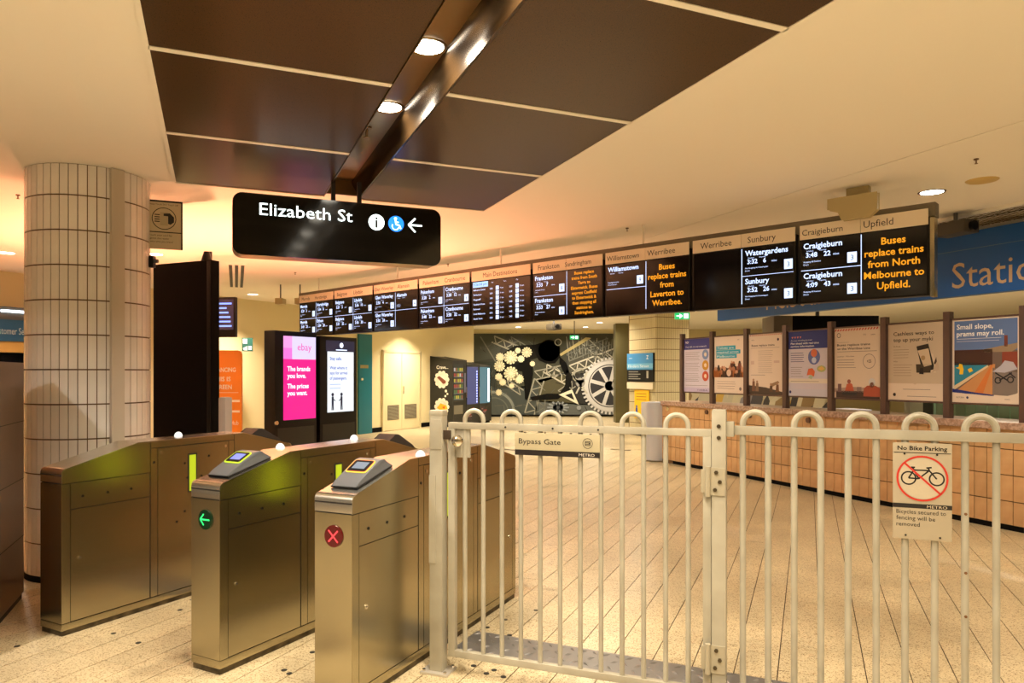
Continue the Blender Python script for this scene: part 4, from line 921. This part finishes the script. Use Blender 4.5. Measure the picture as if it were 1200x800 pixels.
# ================================================================== vending machines
VB = mat('vending_black', (34, 34, 28), .5)
MPt = Vector((-2.40, 20.2)); vd = wd; vn = Vector((wd.y, -wd.x))
def flower(f, x, z, r, c=(232, 226, 206), n=10):
    f.disc(x, z, r * .72, c, n=12)
    for k in range(n): a = 2 * math.pi * k / n; f.disc(x + r * .75 * math.cos(a), z + r * .75 * math.sin(a), r * .27, c, n=8)
labs = ['vending machine with white flower pictures on its side and lit snack shelves', 'vending machine with a blue lit window between two others', 'vending machine with a pale blue light tube beside the mural']
for i, lab in enumerate(labs):
    P = MPt + vn * (.86 - .04 * i) + vd * (.76 * i); wv = .72
    t = thing('vending_machine', lab, 'vending machine', (P.x, P.y, 0), ang(vd))
    H_ = (1.98, 1.86, 1.84)[i]
    MB().prism([(0, .06), (.80 - .04 * i, .06), (.80 - .04 * i, H_), (0, H_ - .12)], 0, wv, 'x').build('cabinet', VB, t, bevel=.008)
    MB().box(.03, wv - .03, .03, .7, 0, .06).build('plinth', MATTE_BLACK, t)
    f = Flat(-.004)
    if i == 0:
        f.rect(.05, .72, wv - .18, 1.75, (36, 40, 30), .5).up()
        for r_ in range(6):
            z = .78 + r_ * .155; f.rect(.05, z - .015, wv - .18, z - .005, (170, 170, 160), .4)
            for k in range(5): f.rect(.06 + k * .095, z, .13 + k * .095, z + .09, random.choice(((200, 180, 60), (180, 60, 50), (210, 200, 190), (90, 120, 60), (150, 90, 60))), .5)
        f.rect(wv - .14, .95, wv - .04, 1.5, (120, 110, 110), .4).rect(.06, .35, wv - .2, .6, (120, 116, 100))
        sd = bpy.data.objects.new('side_panel', None); COL.objects.link(sd); sd.parent = t; sd.location = (0, .80, 0); sd.rotation_euler = (0, 0, R(-90))
        g_ = Flat(-.003); CF = (232, 226, 206)
        g_.text('Crave...', .26, 1.62, .13, (225, 222, 210), bold=.02); flower(g_, .44, 1.32, .25)
        g_.disc(.58, 1.0, .04, CF, n=8).disc(.63, .92, .03, CF, n=8).disc(.56, .86, .03, CF, n=8); flower(g_, .44, .56, .25); g_.up(3)
        g_.poly([(.28, 1.38), (.36, 1.42), (.58, 1.28), (.56, 1.21), (.48, 1.20)], (120, 60, 40)).poly([(.28, .53), (.4, .66), (.60, .6), (.64, .5), (.4, .44)], (236, 170, 40)); g_.up().poly([(.45, .55), (.55, .58), (.53, .50)], (190, 70, 30)); g_.build('side_graphic', sd)
    else:
        f.rect(.05, .6, wv - .08, 1.68, (60, 66, 110) if i == 1 else (70, 110, 120), .7).up()
        if i == 1: [f.rect(wv - .16, .64 + k * .08, wv - .11, .69 + k * .08, (150, 160, 255), 2) for k in range(12)]
        else: f.rect(wv - .2, .64, wv - .11, 1.64, (200, 250, 255), 3)
        for k in range(8): f.rect(.05 + random.random() * (wv - .3), .15 + k * .045, .2 + random.random() * .2, .18 + k * .045, random.choice(((200, 70, 50), (180, 120, 100), (80, 40, 36))), .4)
    f.build('front_panel', t); MB().box(wv - .04, wv - .02, -.03, 0, .8, 1.1).build('handle', CHROME, t)

# ================================================================== mural
t = thing('wall_mural', 'large black and white mural of gears girders and flowers on far wall', 'mural', (0, 24.44, 0), 0)
YM = 24.44
def mx(cx): return (550 + cx / 6.155 - 600) / F * YM
def mz(cy): return EYE - (370 + cy / 6.155 - HZ) / F * YM
MB().box(mx(30), mx(1052), 0, .05, mz(718), mz(128)).build('backing', cm((44, 46, 42)), t)
f = Flat(-.004, .002)
def MM(c): return mat('paint_%02x%02x%02x' % c, c, .95, 0, 0, True, Specular_IOR_Level=.1)
def P_(pts, c): f.poly([(mx(a), mz(b)) for a, b in pts], MM(c))
def L_(a, b, c, d, wd, col): f.line(mx(a), mz(b), mx(c), mz(d), wd / 6.155 / F * YM, MM(col))
def Dm(a, b, r, col, n=20): f.disc(mx(a), mz(b), r / 6.155 / F * YM, MM(col), n=n)
def Rg(a, b, r, wd, col, **k): f.ring(mx(a), mz(b), r / 6.155 / F * YM, wd / 6.155 / F * YM, MM(col), **k)
G1, G2, G3, G4 = (112, 114, 106), (150, 150, 138), (186, 184, 170), (84, 87, 82)
P_([(35, 130), (270, 130), (200, 300), (35, 330)], (76, 80, 74)); P_([(35, 330), (190, 330), (190, 520), (35, 480)], (58, 62, 58)); P_([(200, 300), (420, 130), (700, 130), (700, 420), (400, 520), (190, 520)], (66, 68, 58))
P_([(700, 130), (1050, 130), (1050, 420), (720, 420)], (74, 74, 66)); P_([(190, 520), (500, 500), (500, 712), (35, 712), (35, 480)], (70, 76, 74)); P_([(500, 460), (720, 400), (780, 640), (500, 620)], (82, 80, 62)); P_([(500, 610), (1050, 650), (1050, 712), (500, 712)], (96, 100, 98)); P_([(700, 420), (1050, 400), (1050, 650), (760, 640)], (54, 54, 52)); f.up()
Dm(180, 690, 158, (80, 86, 84), 30); f.up(); Rg(180, 690, 150, 18, (128, 134, 128), n=40); Rg(180, 690, 104, 8, (100, 106, 100), n=30)
rg_ = random.Random(11)
for k in range(70):
    x, y = rg_.uniform(40, 1040), rg_.uniform(140, 700); a = rg_.uniform(0, 3.14); l = rg_.uniform(20, 70); L_(x, y, min(max(x + l * math.cos(a), 36), 1046), min(max(y + l * math.sin(a), 134), 706), rg_.uniform(2, 5), rg_.choice((G1, G4, (100, 100, 90), (46, 46, 42))))
f.up()
def girder(x0, y0, x1, y1, w, n, col, wd=9):
    dx, dy = x1 - x0, y1 - y0; l = math.hypot(dx, dy); nx, ny = -dy / l * w, dx / l * w
    L_(x0, y0, x1, y1, wd, col); L_(x0 + nx, y0 + ny, x1 + nx, y1 + ny, wd, col)
    for k in range(n):
        a, b = k / n, (k + 1) / n; sx, sy = (nx, ny) if k % 2 else (0, 0); tx, ty = (0, 0) if k % 2 else (nx, ny)
        L_(x0 + dx * a + sx, y0 + dy * a + sy, x0 + dx * b + tx, y0 + dy * b + ty, wd * .7, col)
L_(80, 150, 190, 330, 9, G1); L_(110, 240, 180, 190, 7, G4)
girder(180, 145, 380, 230, 48, 6, G2, 10); girder(470, 400, 700, 350, 60, 6, G2, 9); girder(720, 360, 1046, 235, 56, 10, G3, 10); girder(700, 280, 1000, 160, 50, 8, G1, 8)
girder(850, 160, 1040, 330, 55, 6, G2, 7); girder(400, 700, 470, 450, 70, 6, G2, 10); girder(480, 700, 490, 560, 60, 3, G1, 9); girder(560, 350, 720, 440, 60, 6, G3, 10); girder(640, 540, 740, 470, 46, 4, G2, 8); girder(370, 570, 250, 490, 40, 3, G2, 8); girder(300, 150, 420, 220, 30, 4, G1, 7)
for k in range(16): L_(700 + k * 22, 150 + (k * 37) % 60, 720 + k * 20, 320 - (k * 23) % 50, 5, G1 if k % 2 else G2)
f.up(); P_([(660, 290), (880, 160), (840, 155), (650, 275)], (176, 164, 116))
BK = (17, 17, 15)
P_([(270, 250), (330, 215), (500, 205), (500, 300), (400, 330), (340, 400), (250, 480), (190, 440), (190, 340)], (28, 28, 24)); f.up()
P_([(450, 215), (560, 180), (630, 185), (655, 230), (652, 300), (620, 340), (560, 345), (500, 320)], BK); Dm(575, 250, 78, BK)
P_([(340, 350), (430, 310), (458, 340), (460, 420), (440, 540), (420, 610), (402, 600), (395, 480), (380, 400), (345, 395)], BK); P_([(650, 290), (700, 340), (720, 400), (690, 430), (650, 340)], BK)
P_([(700, 380), (745, 440), (720, 520), (765, 560), (700, 585), (650, 560), (690, 500), (695, 430)], (24, 24, 22)); P_([(440, 585), (560, 560), (690, 560), (640, 600), (450, 610)], (20, 20, 18)); f.up()
CRM = (226, 220, 186)
for x, y, r in ((415, 262, 38), (298, 300, 50), (222, 298, 32), (218, 362, 40), (300, 415, 52), (212, 440, 28), (360, 455, 34), (240, 478, 26), (372, 310, 26), (305, 505, 20), (350, 250, 22), (212, 552, 24), (455, 345, 20)):
    n = 12; Dm(x, y, r * .78, CRM, 14)
    for k in range(n): a = 2 * math.pi * k / n; Dm(x + r * .82 * math.cos(a), y + r * .82 * math.sin(a), r * .19, CRM, 6)
f.up(2)
for x, y, r in ((415, 262, 36), (298, 300, 48), (300, 415, 50), (218, 362, 38)):
    for k in range(12): a = 2 * math.pi * (k + .5) / 12; L_(x + r * .3 * math.cos(a), y + r * .3 * math.sin(a), x + r * .85 * math.cos(a), y + r * .85 * math.sin(a), 2.2, (120, 116, 92))
WG = (204, 204, 204); GX, GY = 1012, 505
def arc_pts(r, a0, a1, n=40): return [(GX + r * math.cos(R(a0 + (a1 - a0) * k / n)), GY + r * math.sin(R(a0 + (a1 - a0) * k / n))) for k in range(n + 1)]
def lim(r): return math.degrees(math.acos(max(-1, min(1, 38 / r))))
def band(r0, r1, col):
    a = lim(r1); A = arc_pts(r1, a, 360 - a); a = lim(r0) if r0 > 38 else 0; Bq = arc_pts(r0, a, 360 - a)
    for k in range(40): P_([A[k], A[k + 1], Bq[k + 1], Bq[k]], col)
band(140, 186, WG)
for k in range(44):
    a = 2 * math.pi * k / 44; q = [(GX + rr * math.cos(a + d), GY + rr * math.sin(a + d)) for rr, d in ((182, -.045), (206, -.03), (206, .03), (182, .045))]
    if max(p[0] for p in q) < 1050: P_(q, WG)
f.up(); band(148, 155, (84, 84, 84)); Dm(GX, GY, 36, (30, 30, 30)); band(0.1 + 40, 140, (62, 62, 66)); f.up()
for a in (62, 108, 150, 195, 240, 284):
    c, s_ = math.cos(R(a)), math.sin(R(a)); x = min(GX + 143 * c, 1048); L_(GX, GY, x, GY + (x - GX) / c * s_ if abs(c) > .3 else GY + 143 * s_, 26, WG)
Dm(GX, GY, 36, (160, 160, 160))
Dm(800, 480, 34, (150, 150, 146)); L_(740, 420, 850, 560, 12, G3); L_(850, 400, 770, 560, 12, G3); Rg(800, 430, 56, 16, G2, n=20, a0=R(60), a1=R(300)); P_([(770, 462), (850, 462), (850, 474), (770, 474)], WG)
P_([(645, 568), (740, 530), (790, 640)], (222, 218, 196)); f.up(); P_([(690, 572), (738, 556), (757, 607)], (40, 40, 38))
for k in range(12): a = R(30 * k); L_(640, 660, 640 + 78 * math.cos(a), 660 + 46 * math.sin(a), 12, (140, 148, 152))
Dm(640, 660, 38, (140, 148, 152)); Dm(790, 662, 16, (140, 146, 148)); Rg(640, 190, 26, 7, G2, n=16); f.up(); Dm(640, 660, 14, (70, 74, 76), 10)
f.build('painting', t)
o = MB().box(mx(30), mx(1052), -.02, 0, mz(722), mz(712)).build('base_strip', MATTE_BLACK, t)

# ================================================================== steel pilaster and tiled pillar
a_ = at(721.5, 437, 21.6); b_ = at(734.5, 437, 21.6)
t = thing('steel_pilaster', 'greenish brushed steel pilaster between mural and tiled pillar', 'pillar', (a_.x, 21.6, 0)); MB().box(0, b_.x - a_.x + .25, 0, .5, 0, CZ).build('cladding', mat('green_steel', (112, 108, 76), .4, .7), t, bevel=.005)
PC = Vector(((768 - 600) / F * 16.5, 16.5)); 
t = thing('tiled_pillar', 'square far pillar clad in small pale tiles behind the counter end', 'pillar', (PC.x, PC.y, 0), ang(D2))
LW, RW = 1.16, .95
MB().box(0.008, RW, .008, LW, 0, CZ).build('core', GROUT, t); b = MB(); nz = 12
for k in range(nz):
    z0 = .06 + k * .25; z1 = min(z0 + .236, CZ - .003)
    for i in range(int(RW / .0625)): b.box(i * .0625 + .005, i * .0625 + .0575, 0, .01, z0, z1)
    for i in range(int(LW / .0625)): b.box(0, .01, i * .0625 + .005, i * .0625 + .0575, z0, z1)
b.build('tile', FARTILE, t, smooth=False, kind='stuff'); MB().box(-.004, RW, -.004, LW, 0, .055).build('skirting', MATTE_BLACK, t)
# signs on the pillar's left face (local -x)
def on_left(t2, w): t2.rotation_euler = (0, 0, ang(D2) - R(90))
dL = Vector(D1)
st = Vector((PC.x, PC.y)) + D1 * (LW - .02)
t = thing('blue_info_sign', 'blue and black information sign on the tiled pillar', 'sign', (st.x - D2.x * .02, st.y - D2.y * .02, 0), ang(-D1))
MB().box(0, 1.12, -.03, .01, 1.30, 1.97).build('panel', BLACK, t); f = Flat(-.033, .002); f.rect(0, 1.58, 1.12, 1.97, (60, 140, 205)).up(); f.rect(0, 1.61, 1.12, 1.73, (110, 180, 225)); f.up(); f.text('Flinders Street', .06, 1.635, .09, (230, 240, 250), width=.9); f.text('metro', .1, 1.84, .06, (220, 235, 250)); f.text('Z', .85, 1.83, .12, (230, 240, 250), bold=.04)
for k in range(4): f.rect(.08, 1.52 - k * .055, .5 + .1 * (k % 2), 1.54 - k * .055, (150, 150, 146)); 
f.rect(.86, 1.38, .94, 1.55, (170, 170, 160)); f.rect(0, 1.12, 1.12, 1.28, (224, 214, 190)); f.build('print', t)
t = thing('yellow_notice', 'yellow notice poster with blue figures on the tiled pillar', 'poster', (st.x - D2.x * .02, st.y - D2.y * .02, 0), ang(-D1))
MB().box(.3, .92, -.012, .01, .42, 1.10).build('sheet', cm((246, 196, 20)), t); f = Flat(-.014, .002)
for k in range(3): f.rect(.38, 1.0 - k * .07, .82, 1.02 - k * .07, (190, 140, 20))
f.disc(.4, .70, .035, (60, 90, 170), n=10).line(.4, .67, .4, .52, .09, (60, 90, 170)).line(.6, .66, .64, .5, .04, (230, 140, 40)).line(.74, .66, .7, .5, .04, (230, 140, 40)); f.build('print', t)
# exit signs and small cameras
GRN = mat('exit_green', (16, 150, 80), .4, 0, 1.2)
def exit_sign(u, v, Y, wd2, label):
    p = at(u, v, Y); t = thing('exit_sign', label, 'exit sign', (p.x, p.y, p.z), 0); hh = wd2 * .45
    MB().box(0, wd2, 0, .04, 0, hh).build('box', GRN, t); f = Flat(-.003, .002); f.rect(wd2 * .6, hh * .15, wd2 * .9, hh * .85, (220, 250, 230), 1.5).line(wd2 * .1, hh * .5, wd2 * .5, hh * .5, hh * .18, (220, 250, 230), 1.5); f.line(wd2 * .3, hh * .8, wd2 * .5, hh * .5, hh * .14, (220, 250, 230), 1.5).line(wd2 * .3, hh * .2, wd2 * .5, hh * .5, hh * .14, (220, 250, 230), 1.5); f.build('pictogram', t); MB().box(wd2 * .45, wd2 * .55, .01, .03, hh, CZ - p.z - .001).build('stem', GREYPL, t)
exit_sign(668, 397.5, 20.5, .25, 'green exit sign hanging in front of the mural')
exit_sign(791, 374, 14.5, .30, 'green exit sign just below the boards at the tiled pillar')
def cctv(u, v, Y, label):
    p = at(u, v, Y); t = thing('security_camera', label, 'camera', (p.x, p.y, p.z), R(20)); MB().box(-.1, .1, -.16, .16, -.06, .06).build('housing', mat('camera_grey', (70, 64, 54), .5), t, bevel=.02); MB().cyl((0, -.16, 0), (0, -.19, 0), .045, 12).build('lens', BLACK, t); MB().cyl((0, 0, .06), (0, 0, CZ - p.z), .018, 8).build('stem', GREYPL, t)
cctv(649, 383, 14.0, 'grey dome-like camera hanging under the boards before the mural')
cctv(1120, 268, 6.7, 'dark box camera behind the right end of the boards')
# ================================================================== behind the counter
cr = Vector((C0.x, C0.y)); CN = Vector((.923, .385))
def beh(u, Y): return Vector(((u - 600) / F * Y, Y))
p = beh(906, 11.2)
t = thing('hanging_display', 'black boxed display with a grey end hanging behind the posters', 'display', (p.x, p.y, 1.98), R(0))
MB().box(.30, 1.66, 0, .5, 0, .42).build('casing', MATTE_BLACK, t, bevel=.01); MB().box(0, .30, -.02, .5, -.05, .42).build('end_box', mat('grey_end', (112, 100, 84), .5), t, bevel=.02); MB().cyl((.8, .25, .42), (.8, .25, CZ - 1.98), .03, 10).build('stem', GREYPL, t)
t = thing('back_desk', 'service desk with white papers glimpsed below the posters', 'desk', (4.75, 11.6, 0), ca)
MB().box(-1.4, 1.4, -.35, .35, .86, .9).build('desk_top', cm((70, 66, 62)), t); MB().box(-1.4, 1.4, -.3, .3, 0, .86).build('carcass', cm((120, 112, 100)), t)
for k, x in enumerate((-1.1, -.5, .2, .8)): MB().box(x, x + .4, -.25, .1, .9, .905 + .02 * k).build('paper_stack', cm((214, 214, 232)), t)
p = beh(1150, 9.0)
t = thing('mint_panel', 'mint green slatted panel behind the counter at right', 'panel', (p.x, p.y, 0), ca)
for k in range(14): MB().box(-.9 + k * .14, -.775 + k * .14, 0, .03, .05, 1.35).build('slat', cm((150, 184, 156)), t)
p = beh(1066, 8.6)
t = thing('white_door_post', 'pale door frame post behind the beige phone poster', 'post', (p.x, p.y, 0)); MB().box(0, .16, 0, .12, 0, 2.0).build('post', cm((206, 214, 196)), t); MB().box(.17, .30, .03, .1, 0, 2.0).build('glass_edge', cm((60, 70, 62)), t)
t = thing('colour_mural_panel', 'colourful painted panel glimpsed under the left posters', 'mural', (4.2, 18.6, 0), 0)
MB().box(0, 4.0, 0, .05, 0, 1.3).build('backing', cm((190, 180, 150)), t); f = Flat(-.004, .002); rp = random.Random(3)
for k in range(26):
    x = k * .15; z = .15 + .5 * rp.random(); a_ = rp.uniform(.2, .5); f.poly([(x, z), (x + a_ * .6, z - .1), (x + a_, z + .3), (x + a_ * .7, z + .55), (x + .1, z + .4)], rp.choice(((186, 150, 70), (70, 66, 70), (196, 186, 160), (130, 122, 124), (140, 116, 80), (60, 56, 56), (176, 168, 146)))); f.up()
f.build('painting', t)
# hidden amber uplights, added to tint the ceiling of the left lobby
for x, y, W_, lab in ((-2.9, 7.4, 42, 'added amber uplight hidden behind the first fare gate'), (-1.7, 8.7, 34, 'added amber uplight hidden behind the second fare gate'), (-4.9, 7.9, 46, 'added amber uplight hidden behind the tiled column')):
    t = thing('added_uplight', lab, 'added light', (x, y, 0), 0)
    MB().cyl((0, 0, 0), (0, 0, .006), .12, 24).build('rim', STEEL, t); MB().cyl((0, 0, .006), (0, 0, .008), .1, 24).build('lens', mat('amber_lens', (255, 150, 60), .3, 0, 4), t)
    area(t, .2, W_, AMBER, 110, (0, 0, .02), (math.pi, 0, 0))
